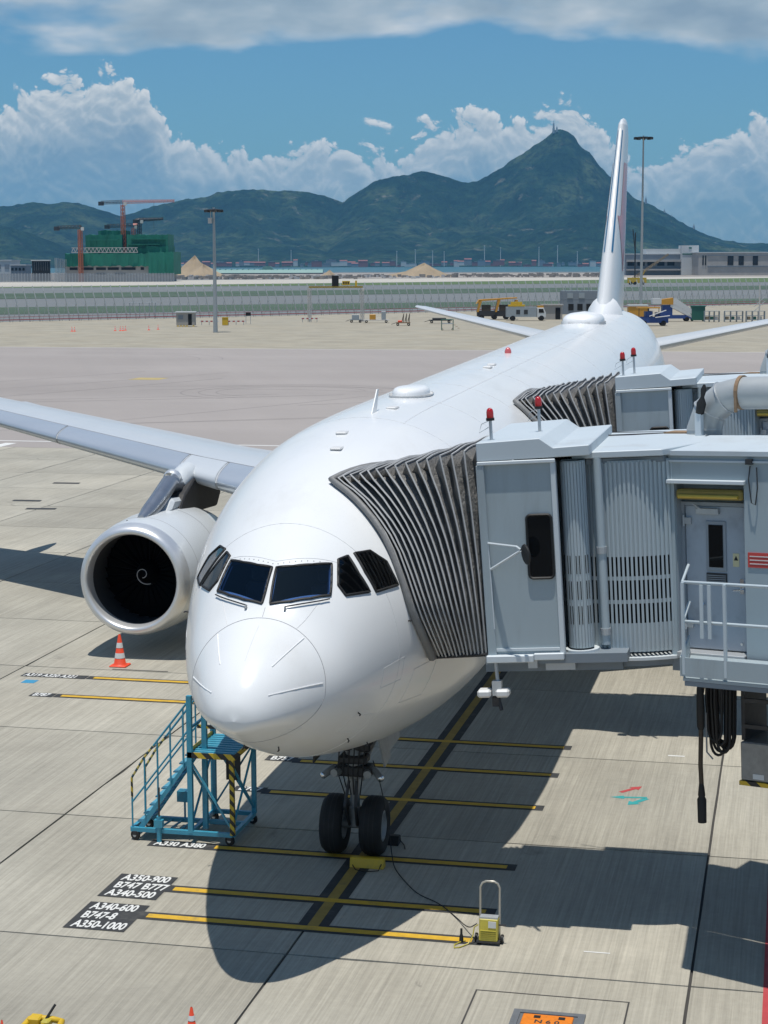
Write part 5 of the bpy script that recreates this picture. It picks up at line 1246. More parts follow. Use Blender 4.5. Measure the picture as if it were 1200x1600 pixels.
def hills(name, D, prof, s0, s1, mat, label, seed, nt=460, ns=110, cut=.62):
    us = np.array([p_[0] for p_ in prof], float); vs_ = np.array([p_[1] for p_ in prof], float)
    tl, tr = (us[0]-600)/F0*D, (us[-1]-600)/F0*D
    t_ = np.linspace(tl, tr, nt); s_ = np.concatenate([np.linspace(s0, D, int(ns*.8)), np.linspace(D, s1, int(ns*.2))[1:]])
    Tm, Sm = np.meshgrid(t_, s_)
    wx = (fbm(Tm/900+5, Sm/900, seed+40, 3)-.5)*520*np.clip((D-Sm)/900, 0, 1)
    hgt = lambda t: CAM.z+D/F0*(411.5+0.0029*(600+t/D*F0-600)-np.interp(600+t/D*F0, us, vs_))*1.013
    base = hgt(Tm+wx)
    f = np.where(Sm <= D, np.clip((Sm-s0)/(D-s0), 0, 1), np.clip(1-(Sm-D)/(s1-D), 0, 1))
    shp = np.where(Sm <= D, .30*f+.70*f**2.0, f)
    gul = .65*fbm(Tm/330+wx/250, Sm/1100, seed, 5, True)+.35*fbm(Tm/150, Sm/260, seed+3, 4, True)
    away = np.clip(np.abs(Sm-D)/420, 0, 1)
    z = base*shp*(1-cut*(gul-.25)*away*1.0)+(fbm(Tm/120, Sm/120, seed+9, 4)-.5)*36*f*(away*.85+.15)+(fbm(Tm/22, Sm/22, seed+5, 2)-.5)*11*f-12*(1-f)
    z = z-2
    mb = MB(); ns_, nt_ = z.shape
    P3 = [tuple(CAM.xy.to_3d()+fwh*float(Sm[i, j])+rth*float(Tm[i, j])+Vector((0, 0, float(z[i, j])))) for i in range(ns_) for j in range(nt_)]
    mb.v = P3; mb.f = [(i*nt_+j, i*nt_+j+1, (i+1)*nt_+j+1, (i+1)*nt_+j) for i in range(ns_-1) for j in range(nt_-1)]
    o = mb.build(name, mat, smooth=180); return tag(o, label, kind='structure')
def hill_mat():
    m = bpy.data.materials.new('hill_green'); m.use_nodes = True; k = N(m.node_tree)
    out = k.n('ShaderNodeOutputMaterial'); b = k.n('ShaderNodeBsdfPrincipled'); g = k.n('ShaderNodeNewGeometry'); v = g.outputs['Position']
    a = k.noise(v, 0.0045, 6, 0.62); f = k.noise(v, 0.03, 6, 0.7); r = k.noise(v, 0.011, 6, 0.65, 0.6)
    c = k.ramp(a, [(0.3, C(0.006, 0.019, 0.013)), (0.5, C(0.017, 0.042, 0.022)), (0.68, C(0.068, 0.096, 0.044))])
    c = k.mix(k.math('MULTIPLY', k.smooth(f, 0.42, 0.62), 0.75), c, C(0.004, 0.013, 0.009))
    c = k.mix(k.math('MULTIPLY', k.smooth(r, 0.59, 0.74), 0.75), c, C(0.20, 0.185, 0.14))
    k.set(b.inputs['Base Color'], c); b.inputs['Roughness'].default_value = 0.95; b.inputs['Specular IOR Level'].default_value = 0.1
    bp = k.n('ShaderNodeBump'); bp.inputs['Strength'].default_value = 1.0; bp.inputs['Distance'].default_value = 14
    k.set(bp.inputs['Height'], f); k.set(b.inputs['Normal'], bp.outputs[0])
    k.nt.links.new(b.outputs[0], out.inputs[0]); MAT['hill_green'] = m
hill_mat()
hills('mountains', 8200, SKY, 6150, 9600, 'hill_green', 'green mountain range with one sharp peak', 3, 620, 120)
hills('foothill', 6900, [(-500, 410), (-200, 372), (-80, 352), (-20, 348), (25, 352), (60, 362), (110, 384), (170, 402), (240, 412)], 6200, 7500, 'hill_green', 'pale lower hill at the left under the range', 23, 90, 40)
hills('foothill', 7000, [(560, 413), (660, 396), (720, 372), (760, 366), (800, 380), (860, 350), (920, 330), (970, 336), (1020, 352), (1080, 374), (1130, 388), (1200, 396), (1300, 398), (1500, 404), (1700, 412)], 6200, 7700, 'hill_green', 'wooded spur in front of the sharp peak', 31, 130, 40)

# peak mast and pylons on the ridge
def lattice(a, b, w0, w1, n, r, mb, cross=True):
    a, b = Vector(a), Vector(b); d = (b-a).normalized(); u = d.orthogonal().normalized(); w = d.cross(u); L = (b-a).length
    cs = []
    for i in range(n+1):
        q = a+d*(L*i/n); ww = (w0+(w1-w0)*i/n)/2; cs.append([q+(u*sx+w*sy)*ww for sx, sy in ((-1, -1), (1, -1), (1, 1), (-1, 1))])
    for k_ in range(4): mb.path([c[k_] for c in cs], r, 4)
    for i in range(n):
        for k_ in range(4):
            k2 = (k_+1) % 4
            if cross or i % 2 == 0: mb.tube(cs[i][k_], cs[i+1][k2], r*.7, 4)
            mb.tube(cs[i][k_], cs[i][k2], r*.6, 4)
    return mb
def far_mast(u, v, dist, h, label, wid=6):
    p_ = pt(u, v, dist); t = thing('radio_mast', p_, label, 'mast')
    lattice(p_, p_+Vector((0, 0, h)), wid, wid*.3, 5, 2.0 if h > 28 else 1.3, MB()).build('lattice', 'truck_grey', t)
    MB().tube(p_+Vector((0, 0, h)), p_+Vector((0, 0, h*1.25)), 1.2, 6).build('aerial', 'steel_grey', t)
far_mast(865, 208, 8180, 42, 'tall radio mast on the very top of the sharp peak', 7)
t = thing('summit_station', pt(873, 209, 8190), 'small dark building on the summit beside the radio mast', 'building'); q_ = pt(873, 211, 8190)
MB().bb(q_+Vector((-14, -6, -4)), q_+Vector((10, 6, 9))).build('wall', 'truck_grey', t); MB().bb(q_+Vector((-15, -7, 9)), q_+Vector((11, 7, 11))).build('roof', 'truck_grey', t)
far_mast(870, 206, 8180, 20, 'short radio mast beside the tall one on the peak', 7)
for u, v, h, lb in ((1009, 322, 34, 'power pylon highest on the right hand ridge'), (1038, 338, 26, 'power pylon second down the right hand ridge'), (1049, 345, 22, 'power pylon third down the right hand ridge'), (1084, 363, 30, 'power pylon lowest on the right hand ridge')): far_mast(u, v, 8195, h, lb, 9)

# ---- far shore: buildings, chimneys and the long mint roof
def house(u, v, dist, w, d, h, mat, label, cat='building', group=None, roof=None, name='shore_building', storeys=0):
    p_ = pt(u, v, dist); t = thing(name, (p_.x, p_.y, p_.z), label, cat, group)
    M = T(*p_) @ yawed()
    MB().bb((-w/2, -d/2, -2), (w/2, d/2, h)).xf(M).build('wall', mat, t)
    rf = MB()
    if roof == 'gable': rf.prism([(-w/2-.5, -d/2-.5, h), (w/2+.5, -d/2-.5, h), (w/2+.5, 0, h+d*.28), (-w/2-.5, 0, h+d*.28)], (0, .5, 0)).prism([(-w/2-.5, d/2+.5, h), (w/2+.5, d/2+.5, h), (w/2+.5, 0, h+d*.28), (-w/2-.5, 0, h+d*.28)], (0, -.5, 0))
    else: rf.bb((-w/2-.4, -d/2-.4, h), (w/2+.4, d/2+.4, h+.6)).bb((-w*.2, -d*.2, h+.6), (w*.1, d*.2, h+2.4))
    rf.xf(M).build('roof', 'town_grey' if roof != 'gable' else 'town_red', t)
    return t, M
r = random.Random(11)
ONES = 'first second third fourth fifth sixth seventh eighth ninth tenth eleventh twelfth thirteenth fourteenth fifteenth sixteenth seventeenth eighteenth nineteenth'.split()
def nth(i):
    if i <= 19: return ONES[i-1]
    tens = ('twenty', 'thirty', 'forty', 'fifty', 'sixty', 'seventy')[i//10-2]
    return tens+'-'+ONES[i % 10-1] if i % 10 else tens[:-1]+'ieth'
for i in range(74):
    u = 270+ (i+r.uniform(.1, .9))*(690/74); dist = r.uniform(5700, 6050); w = r.uniform(9, 34); h = r.choice((5, 7, 8, 10, 13, 16))
    m = r.choice(('town_white', 'town_grey', 'town_red', 'town_red', 'wall_slate'))
    gb = 'gable' if r.random() < .5 else None; cn = {'town_white': 'white', 'town_grey': 'grey', 'town_red': 'brown red', 'wall_slate': 'slate grey'}[m]
    house(u, 416.2-r.uniform(0, 2.6), dist, w, 14, h, m, cn+(' gabled' if gb else ' flat roofed')+' building, '+nth(i+1)+' from the left in the far shore town', 'building', 'town along the far shore', gb)
for ip, (u, h) in enumerate(((404, 52), (455, 48), (620, 45), (649, 50), (676, 46), (694, 44), (757, 62), (782, 56), (842, 58), (871, 62), (902, 44))):
    p_ = pt(u, 414.6, 5850); t = thing('chimney', p_, nth(ip+1)+' thin pale pole from the left along the far shore', 'pole', 'thin poles on the far shore')
    MB().lathe([(1.6, -3), (1.1, h*.9), (1.1, h)], p_, (0, 0, 1), 8).build('shaft', 'town_white', t, smooth=60); MB().lathe([(1.8, h-3), (1.8, h)], p_, (0, 0, 1), 8, True, True).build('head', 'town_white', t)
def long_roof():
    a, b = pt(326, 425.4, 1990), pt(505, 425.2, 1990); c = (a+b)/2; L = (b-a).length
    t = thing('long_shed', (c.x, c.y, 0), 'very long low shed with a pale mint green roof by the sea', 'shed'); M = T(c.x, c.y, 0) @ yawed()
    MB().bb((-L/2, -12, 0), (L/2, 12, 1.2)).xf(M).build('wall', 'wall_slate', t)
    rf = MB().prism([(-L/2, -13, 1.2), (-L/2, 13, 1.2), (-L/2, 9, 5.2), (-L/2, -9, 4.4)], (L, 0, 0)).xf(M).build('roof', 'roof_mint', t)
    for k_ in range(20): MB().bb((-L/2+k_*L/20, -9.2, 4.3), (-L/2+k_*L/20+.4, 9.2, 5.5)).xf(M).build('roof_rib', 'roof_mint', rf)
    MB().prism([(-5, -4, 4.6), (9, -4, 4.6), (5, -4, 8.4), (-1, -4, 8.4)], (0, 8, 0)).xf(M).build('roof_vent', 'roof_mint', t)
long_roof()
# spoil heaps
def heap(u, v, dist, w, h, label, seed):
    p_ = pt(u, v, dist); r_ = np.random.RandomState(seed); mb = MB(); n, m_ = 14, 40; ph = r_.rand(6)*6
    def f(i, j):
        a = 2*math.pi*j/m_; q = i/(n-1)
        rad = (w/2)*(1-q)**.9*(1+.18*math.sin(2*a+ph[0])+.10*math.sin(5*a+ph[1])+.05*math.sin(11*a+ph[2]+4*q)); z = h*(q**1.15)*(1+.10*math.sin(3*a+ph[3]))
        return Vector((p_.x+rad*math.cos(a), p_.y+rad*.8*math.sin(a), -.3+z))
    mb.grid(f, n, m_, cv=True); o = mb.build('spoil_heap', 'spoil', smooth=35, recalc=True); return tag(o, label, 'heap')
heap(663, 430.5, 1500, 46, 10.5, 'brown heap of earth in the middle of the shore', 4)
heap(655, 430.5, 1520, 60, 6, 'flat brown mound behind the taller heap of earth', 5)
heap(305, 426, 1620, 46, 17, 'tall tan heap of sand beside the netted building', 8)
heap(318, 426, 1590, 40, 10, 'lower tan heap of sand right of the tall one', 9)
heap(515, 429, 1540, 14, 5.5, 'small dark heap of rubble near the mint roof', 12)
# rubble and parked plant along the shore: far too many to count
mb = MB()
for i in range(520):
    u = r.uniform(272, 960); dist = r.uniform(1280, 1560) if u < 560 else r.uniform(1400, 1700); p_ = pt(u, 430, dist); s_ = r.uniform(.6, 2.6)
    mb.box((p_.x, p_.y, s_*.35), (s_*r.uniform(1, 2.4), s_, s_*r.uniform(.6, 1.3)), rotz(r.uniform(0, 3)).to_3x3())
tag(mb.build('shore_rubble', 'rubble'), 'scattered stones and debris along the shore', 'rubble', kind='stuff')
mb = MB()
for i in range(110):
    u = r.uniform(272, 700); dist = r.uniform(1290, 1600); p_ = pt(u, 430, dist); s_ = r.uniform(.8, 2.2)
    mb.box((p_.x, p_.y, s_*.4), (s_*1.8, s_, s_), rotz(r.uniform(0, 3)).to_3x3())
tag(mb.build('shore_debris', 'town_white'), 'pale blocks strewn over the reclaimed ground', 'rubble', kind='stuff')

# ---- netted building under construction
def netted():
    D = 1150; c = pt(187, 437, D); base = -.1
    px = D/F0
    X = lambda u: (u-187)*px; Z = lambda v: (437-v)*px
    M = T(c.x, c.y, base) @ yawed()
    t = thing('building_site', (c.x, c.y, 0), 'building under construction wrapped in dark green netting', 'building')
    def blk(name, u0, u1, v0, v1, y0, y1, mat): return MB().bb((X(u0), y0, Z(v1)), (X(u1), y1, Z(v0))).xf(M).build(name, mat, t)
    w = blk('wall', 103, 264, 414, 440, 0, 40, 'wall_concrete')
    for u0, u1 in ((110, 122), (128, 147), (151, 166), (169, 186), (190, 212), (220, 225)): MB().bb((X(u0), -.4, Z(419)), (X(u1), .6, Z(415))).xf(M).build('opening', 'void_black', w)
    for u0, u1 in ((150, 166), (180, 196), (246, 264)): MB().bb((X(u0), -.4, Z(426)), (X(u1), .6, Z(424))).xf(M).build('opening', 'void_black', w)
    blk('floor_slab', 101, 266, 412, 414, -1.2, 41, 'wall_concrete')
    def net(u0, u1, v0, v1, y0, y1, seed):
        rr = random.Random(seed); n = max(6, int((u1-u0)/3))
        pts = []
        mb = MB()
        topv = [v0+rr.uniform(-1.0, .6) for _ in range(n+1)]; botv = [v1+rr.uniform(-1.2, 1.2) for _ in range(n+1)]; dy = [rr.uniform(-.8, .3) for _ in range(n+1)]
        for i in range(n):
            a, b = u0+(u1-u0)*i/n, u0+(u1-u0)*(i+1)/n
            mb.prism([(X(a), y0+dy[i], Z(botv[i])), (X(b), y0+dy[i+1], Z(botv[i+1])), (X(b), y0+dy[i+1]*.4, Z(topv[i+1])), (X(a), y0+dy[i]*.4, Z(topv[i]))], (0, y1-y0, 0))
        return mb.xf(M).build('netting', 'net_green', t)
    net(104, 233, 394, 413, -1.5, 38, 1); net(133, 190, 365, 394, 6, 36, 2); net(198, 262, 365, 386, 4, 36, 3); net(228, 263, 383, 397, 2, 37, 4); net(233, 272, 392, 425, -2.5, 39, 5); net(150, 195, 358, 366, 14, 30, 6); net(200, 232, 386, 396, 3, 30, 7)
    for u0, u1, v in ((205, 258, 371), (200, 250, 379), (136, 186, 372)): blk('scaffold_line', u0, u1, v, v+1.2, 1, 5, 'net_green')
    tr = MB()
    y = -3.5
    for i in range(17):
        a, b = 115+i*6, 115+(i+1)*6
        tr.tube((X(a), y, Z(385)), (X(b), y, Z(385)), .22, 4).tube((X(a), y, Z(392)), (X(b), y, Z(392)), .22, 4)
        tr.tube((X(a), y, Z(392)), (X((a+b)/2), y, Z(385)), .18, 4).tube((X((a+b)/2), y, Z(385)), (X(b), y, Z(392)), .18, 4)
    tr.xf(M).build('truss', 'town_white', t)
    for u in (91, 97, 103): 
        sc = lattice((X(u), -2, 0), (X(u), -2, Z(400+(u-91)*.2)), 1.6, 1.6, 9, .12, MB()); sc.xf(M).build('scaffold_tower', 'steel_grey', t)
    return M, X, Z, t
NM, NXf, NZf, site = netted()
def tower_crane(u, vb, vt, jl, jr, mat, jmat, label, yoff=10, cab=True):
    D = 1150; base = NM @ Vector((NXf(u), yoff, 0)); t = thing('tower_crane', base, label, 'tower crane', 'tower cranes at the building site')
    z1, zj = NZf(vb), NZf(vt); x = NXf(u)
    lattice((x, yoff, 0), (x, yoff, zj), 1.9, 1.9, 20, .22, MB()).xf(NM).build('tower', mat, t)
    lattice((x, yoff, zj+1.6), (NXf(jr), yoff, zj+2.2), 1.6, 1.0, 18, .16, MB()).xf(NM).build('jib', jmat, t)
    lattice((x, yoff, zj+1.6), (NXf(jl), yoff, zj+1.2), 1.6, 1.4, 7, .16, MB()).xf(NM).build('counter_jib', 'dark_metal', t)
    MB().bb((NXf(jl)-1.5, yoff-1, zj-.6), (NXf(jl)+1.8, yoff+1, zj+1.8)).xf(NM).build('counterweight', 'dark_metal', t)
    MB().bb((x+.8, yoff-1.8, zj-.6), (x+2.6, yoff-.4, zj+1.4)).xf(NM).build('cab', 'town_white', t)
    xe = x+(NXf(jr)-x)*.6
    MB().tube((xe, yoff, zj+1.8), (xe, yoff, zj-4), .08, 4).xf(NM).build('hoist_rope', 'dark_metal', t)
tower_crane(190, 437, 318, 156, 271, 'crane_orange', 'crane_red', 'tallest orange tower crane with a long red jib over the netted building', 12)
tower_crane(129, 437, 357, 93, 131, 'crane_orange', 'dark_metal', 'orange tower crane at the left end of the netted building', -4)
tower_crane(212, 437, 345, 206, 250, 'dark_metal', 'dark_metal', 'dark tower crane right of the tallest one', 22)
tower_crane(200, 437, 353, 158, 207, 'crane_red', 'crane_red', 'small red tower crane mostly behind the tallest one', 30)

# ---- other buildings on the left
def block(name, u0, u1, v0, v1, dist, depth, mat, label, cat='building', windows=0, wmat='glass_black'):
    a, b = pt(u0, v1, dist), pt(u1, v1, dist); c = (a+b)/2; w = (b-a).length; h = (v1-v0)*dist/F0
    t = thing(name, (c.x, c.y, c.z), label, cat); M = T(*c) @ yawed()
    MB().bb((-w/2, 0, -6), (w/2, depth, h)).xf(M).build('wall', mat, t)
    MB().bb((-w/2-.5, -.5, h), (w/2+.5, depth+.5, h+.7)).xf(M).build('roof', 'wall_pale', t)
    for i in range(windows): MB().bb((-w/2+w*(i+.2)/windows, -.25, h*.35), (-w/2+w*(i+.75)/windows, .1, h*.7)).xf(M).build('window', wmat, t)
    return t, M, w, h
block('terminal_block', -60, 18, 408, 427, 1250, 30, 'wall_pale', 'pale low building at the left edge with a flat roof', windows=6, wmat='wall_slate')
block('terminal_block', 17, 40, 415, 427, 1220, 20, 'wall_slate', 'grey low building right of the pale one at the left edge', windows=4)
t, M, w, h = block('display_board', 50, 78, 408, 424, 1180, 2, 'void_black', 'big dark board standing left of the netted building', 'board')
for i in range(8): MB().bb((-w/2+w*(i+.1)/8, -.4, .6), (-w/2+w*(i+.16)/8, -.1, h-.6)).xf(M).build('board_rib', 'wall_slate', t)
# ---- grey buildings on the right
t, M, w, h = block('warehouse', 978, 1089, 398, 428, 1600, 40, 'wall_slate', 'long grey terminal like building with dark bays, right of the fin', windows=0)
for i in range(5): MB().bb((-w/2+w*(.02+.14*i), -.3, h*.42), (-w/2+w*(.12+.14*i), .2, h*.68)).xf(M).build('bay', 'void_black', t)
MB().bb((-w/2, -6, h*.62), (w*.26, .1, h*.72)).bb((-w/2, -6, h*.18), (w*.26, .1, h*.26)).xf(M).build('floor_slab', 'wall_concrete', t)
MB().bb((-w*.22, 2, h), (w*.28, 30, h*1.28)).xf(M).build('upper_storey', 'wall_pale', t)
MB().bb((w*.26, -7, -1), (w*.5, 10, h*1.45)).xf(M).build('stair_tower', 'wall_pale', t)
MB().bb((w*.27, -7.3, h*.98), (w*.49, -6.9, h*1.04)).bb((w*.36, -7.3, h*1.28), (w*.40, -6.9, h*1.36)).xf(M).build('tower_band', 'gse_green', t)
t, M, w, h = block('concrete_block', 1091, 1330, 395.5, 428, 1560, 40, 'wall_concrete', 'raw concrete building with tall dark openings at the right edge', windows=0)
pw = 1560/F0
for a, b in ((1136, 1145), (1153, 1161), (1175, 1183), (1097, 1099), (1101, 1103)): MB().bb((-w/2+(a-1091)*pw, -.4, h*.42), (-w/2+(b-1091)*pw, .4, h*.88)).xf(M).build('opening', 'void_black', t)
for z in (.32, .36, .86): MB().bb((-w/2+14*pw, -.6, h*z), (w/2, .0, h*z+.5)).xf(M).build('ledge', 'wall_slate', t)

# ---- the long leaning fence
fence = thing('blast_fence', FA, 'very long see through fence of leaning steel posts across the airfield', 'fence')
def fence_post():
    mb = MB()
    mb.path([(0, 0, 0), (-.28, .10, 2.4), (-.62, .35, 4.4), (-.86, .62, 5.6), (-.92, .9, 6.5)], .11, 5)
    mb.path([(-.42, .25, 3.3), (-.80, 1.3, .0)], .045, 4)
    mb.path([(.35, -.3, 0), (-.05, .05, 1.6)], .04, 4)
    return mb
proto = fence_post().xf(rotz(math.atan2(FD.y, FD.x))); po = proto
me = None; Lf = (FB-FA).length; n = 0; s_ = -8.0
while s_ < Lf+30:
    q = FA+FD*s_
    if me is None:
        ob = MB(); ob.v = po.v; ob.f = po.f; off = ROOT[fence.name]; ROOT[fence.name] = Vector((0, 0, 0)); o = ob.build('post', 'fence_steel', fence); ROOT[fence.name] = off; me = o.data
    else:
        o = bpy.data.objects.new('post', me); COL.objects.link(o); o.parent = fence
    o.location = q-FA; s_ += 2.0*(1.0+.10*s_/Lf); n += 1
for z, rr, m in ((.42, .10, 'rail_red'), (.95, .05, 'rail_red')):
    MB().tube(FA-FD*12+FN*-.6+Vector((0, 0, z)), FB+FD*40+FN*-.6+Vector((0, 0, z)), rr, 4).build('rail', m, fence)
for z, dn in ((2.4, .15), (4.4, .4), (6.45, .9)): MB().tube(FA-FD*12+FN*dn+Vector((0, 0, z)), FB+FD*40+FN*dn+Vector((0, 0, z)), .022, 4).build('wire', 'steel_grey', fence)
# distant fence on the left
p0, p1 = pt(-120, 440, 1120), pt(272, 440, 1120)
ff = thing('perimeter_fence', ((p0+p1)/2).xy.to_3d(), 'far grey fence running below the netted building', 'fence')
mb = MB(); nn = 84
for i in range(nn+1):
    q = p0.lerp(p1, i/nn); mb.path([(q.x, q.y, -.1), (q.x, q.y, 5.4)], .16, 4)
pp = mb.build('posts', 'steel_grey', ff); pp['kind'] = 'stuff'
mb = MB().add([p0.xy.to_3d(), p1.xy.to_3d(), p1.xy.to_3d()+Vector((0, 0, 5.2)), p0.xy.to_3d()+Vector((0, 0, 5.2))], [(0, 1, 2, 3)])
m = bpy.data.materials.new('mesh_screen'); m.use_nodes = True; k = N(m.node_tree)
b_ = k.n('ShaderNodeBsdfPrincipled'); b_.inputs['Base Color'].default_value = C(.25, .27, .29); b_.inputs['Alpha'].default_value = .62; b_.inputs['Roughness'].default_value = .8
oo = k.n('ShaderNodeOutputMaterial'); k.nt.links.new(b_.outputs[0], oo.inputs[0]); MAT['mesh_screen'] = m
mb.build('mesh_panel', 'mesh_screen', ff)

# ---- floodlight masts
def light_mast(u, v_top, dist, label, n=8):
    b0 = pt(u, 500, dist); b0.z = 0; top = pt(u, v_top, dist).z
    t = thing('floodlight_mast', b0, label, 'light mast', 'apron floodlight masts')
    MB().lathe([(.36, 0), (.33, 1.2), (.26, top*.5), (.16, top)], b0, (0, 0, 1), 14).build('pole', 'steel_grey', t, smooth=60)
    s_ = dist/285*.9
    MB().lathe([(.3, top-.6), (1.5*s_, top-.5), (1.5*s_, top-.35), (.3, top-.2)], b0, (0, 0, 1), 18).build('ring', 'dark_metal', t)
    for i in range(n):
        a = 2*math.pi*i/n+.2; c = b0+Vector((math.cos(a)*1.35*s_, math.sin(a)*1.35*s_, top-.55))
        MB().box(c, (.55*s_, .5*s_, .38*s_), rotz(a).to_3x3()).build('lamp_head', 'dark_metal', t)
    return t, b0, top
t, b0, top = light_mast(336.5, 324, 283, 'shorter floodlight mast left of the centre, in front of the mountains')
MB().box(b0+Vector((-.5, -.3, top-2.0)), (.5, .6, .8)).tube(b0+Vector((-.5, 0, top-1.6)), b0+Vector((-.5, 0, top-.4)), .05, 6).build('camera', 'town_white', t)
light_mast(1001, 212, 400, 'tall floodlight mast right of the tail fin', 9)
# mobile crane behind the tall mast
c = pt(1000, 428, 900); t = thing('mobile_crane', c.xy.to_3d(), 'mobile crane with a raised lattice boom behind the tall mast', 'crane'); D9 = 900/F0
M = T(c.x, c.y, 0) @ yawed()
lattice((-14*D9*2.0*.5, 0, 2), (44*D9, 0, 47*D9), 1.2, .6, 12, .10, MB()).xf(M).build('boom', 'spoil', t)
MB().tube((-8*D9, 0, 2), (-8*D9, 0, 80*D9), .35, 6).tube((-8*D9, 0, 50*D9), (-12*D9, 0, 85*D9), .25, 6).xf(M).build('mast', 'dark_metal', t)
MB().tube((-2*D9, 0, 1), (8*D9, 0, 22*D9), .25, 6).xf(M).build('stay', 'gse_yellow', t)
MB().bb((-6, -1.5, .8), (3, 1.5, 3.4)).xf(M).build('chassis', 'gse_yellow', t)
for x in (-4.5, -2.5, 1.5): MB().lathe([(.1, -1.6), (.75, -1.6), (.75, 1.6), (.1, 1.6)], (x, 0, .75), (0, 1, 0), 14).xf(M).build('wheel', 'tyre', t)

# ---- huts, boxes and vehicles in front of the fence
def M_at(u, v, dz=0): 
    q = gp(u, v); return q, T(q.x, q.y, 0) @ yawed()
def wheels(t, M, xs_, y, r_=.45, w=.25):
    for x in xs_:
        for s_ in (-1, 1): MB().lathe([(.1, -w/2), (r_*.92, -w/2), (r_, -w/4), (r_, w/4), (r_*.92, w/2), (.1, w/2)], (x, s_*y, r_), (0, 1, 0), 14).xf(M).build('wheel', 'tyre', t, smooth=40)
q, M = M_at(291, 510); t = thing('guard_hut', q, 'small pale guard hut with a flat roof left of the shorter mast', 'hut')
MB().bb((-1.55, -1, .2), (1.55, 1, 2.3)).xf(M).build('wall', 'wall_concrete', t); MB().bb((-1.75, -1.2, 2.3), (1.75, 1.2, 2.5)).xf(M).build('roof', 'wall_pale', t)
MB().bb((.45, -1.06, .25), (1.05, -1.0, 2.1)).xf(M).build('door', 'void_black', t); MB().bb((-1.2, -1.06, 1.2), (-.4, -1.0, 1.9)).xf(M).build('window', 'wall_slate', t)
for x in (-1.4, -.9, -.4, .1, 1.2): MB().bb((x, -1.25, 0), (x+.28, -1.1, .2)).xf(M).build('plinth_block', 'gse_yellow', t)
q, M = M_at(352, 509); t = thing('yellow_bin', q, 'yellow steel bin at the foot of the shorter mast', 'bin')
MB().bb((-.5, -.4, .1), (.5, .4, 1.35)).xf(M).build('body', 'gse_yellow', t, bevel=.05); MB().bb((-.55, -.45, 1.35), (.55, .45, 1.45)).xf(M).build('lid', 'gse_yellow', t)
for u, label in ((327, 'striped barrier left of the shorter mast'), (369, 'striped barrier right of the shorter mast'), (484, 'small striped barrier at the foot of the sign gantry')):
    q, M = M_at(u, 508 if u < 400 else 503.5); t = thing('barrier', q, label, 'barrier', 'red and white barriers')
    for x in (-1.3, 0, 1.3): MB().bb((x-.05, -.05, 0), (x+.05, .05, .8)).xf(M).build('leg', 'steel_grey', t)
    MB().bb((-1.6, -.06, .55), (1.6, .06, .78)).xf(M).build('board', 'cone_white', t)
    for x in (-1.4, -.6, .2, 1.0): MB().bb((x, -.07, .56), (x+.4, -.061, .77)).xf(M).build('red_stripe', 'rail_red', t)
q, M = M_at(388, 506); t = thing('notice_stand', q, 'dark framed screen on legs right of the shorter mast', 'sign')
MB().bb((-.45, -.05, 1.4), (.45, .05, 2.0)).xf(M).build('screen', 'void_black', t)
for x in (-.4, .4): MB().tube((x, 0, 0), (x, 0, 2.0), .05, 6).xf(M).build('leg', 'steel_grey', t)
# gantry with signal
q, M = M_at(525, 503); dG = (q-CAM).dot(fwh); s_ = dG/F0; t = thing('sign_gantry', q, 'yellow and black striped gantry on two pale posts carrying dark and yellow signs', 'gantry')
hB = (503-450.5)*s_
for x in (-41*s_, 41*s_): lattice((x, 0, 0), (x, 0, hB), .45, .45, 9, .06, MB()).xf(M).build('post', 'town_white', t)
MB().bb((-42*s_, -.15, hB), (42*s_, .15, hB+.32)).xf(M).build('beam', 'hazard', t)
MB().bb((-6*s_, -.2, hB+.32), (4.5*s_, .2, hB+2.2)).xf(M).build('signal_box', 'void_black', t, bevel=.05)
sy = MB().bb((10*s_, -.1, hB+.5), (22*s_, .1, hB+1.25)).xf(M).build('yellow_sign', 'gse_yellow', t)
for i in range(3): MB().bb((11.5*s_+i*3.4*s_, -.14, hB+.68), (13.6*s_+i*3.4*s_, -.102, hB+1.08)).xf(M).build('sign_mark', 'void_black', sy)
MB().bb((30*s_, -.1, hB+.32), (33*s_, .1, hB+1.3)).xf(M).build('yellow_sign', 'gse_yellow', t)
# goal like frame behind the fence
q, M = M_at(224, 497); t = thing('goal_frame', q, 'blue grey steel portal frame behind the fence at the left', 'frame')
for x in (-2.6, -.7, 1.2, 2.4): MB().tube((x, 0, 0), (x, 0, 3.0), .07, 6).xf(M).build('upright', 'truck_grey', t)
MB().tube((-2.7, 0, 3.0), (2.5, 0, 3.0), .08, 6).xf(M).build('crossbar', 'truck_grey', t)
# small cones
CN = [(112.5, 518), (116.5, 518), (180, 517), (188, 517), (192, 517), (196, 516.5), (232.5, 516), (247, 515)]
CL = ['leftmost of the small far cones on the beige apron', 'small far cone touching the leftmost one', 'first cone of the far row of four', 'second cone of the far row of four', 'third cone of the far row of four', 'last cone of the far row of four', 'lone small far cone before the fence, left of the last one', 'rightmost of the small far cones on the beige apron']
for (u, v), lb in zip(CN, CL): q = gp(u, v); big_cone(q.x, q.y, .75, lb)
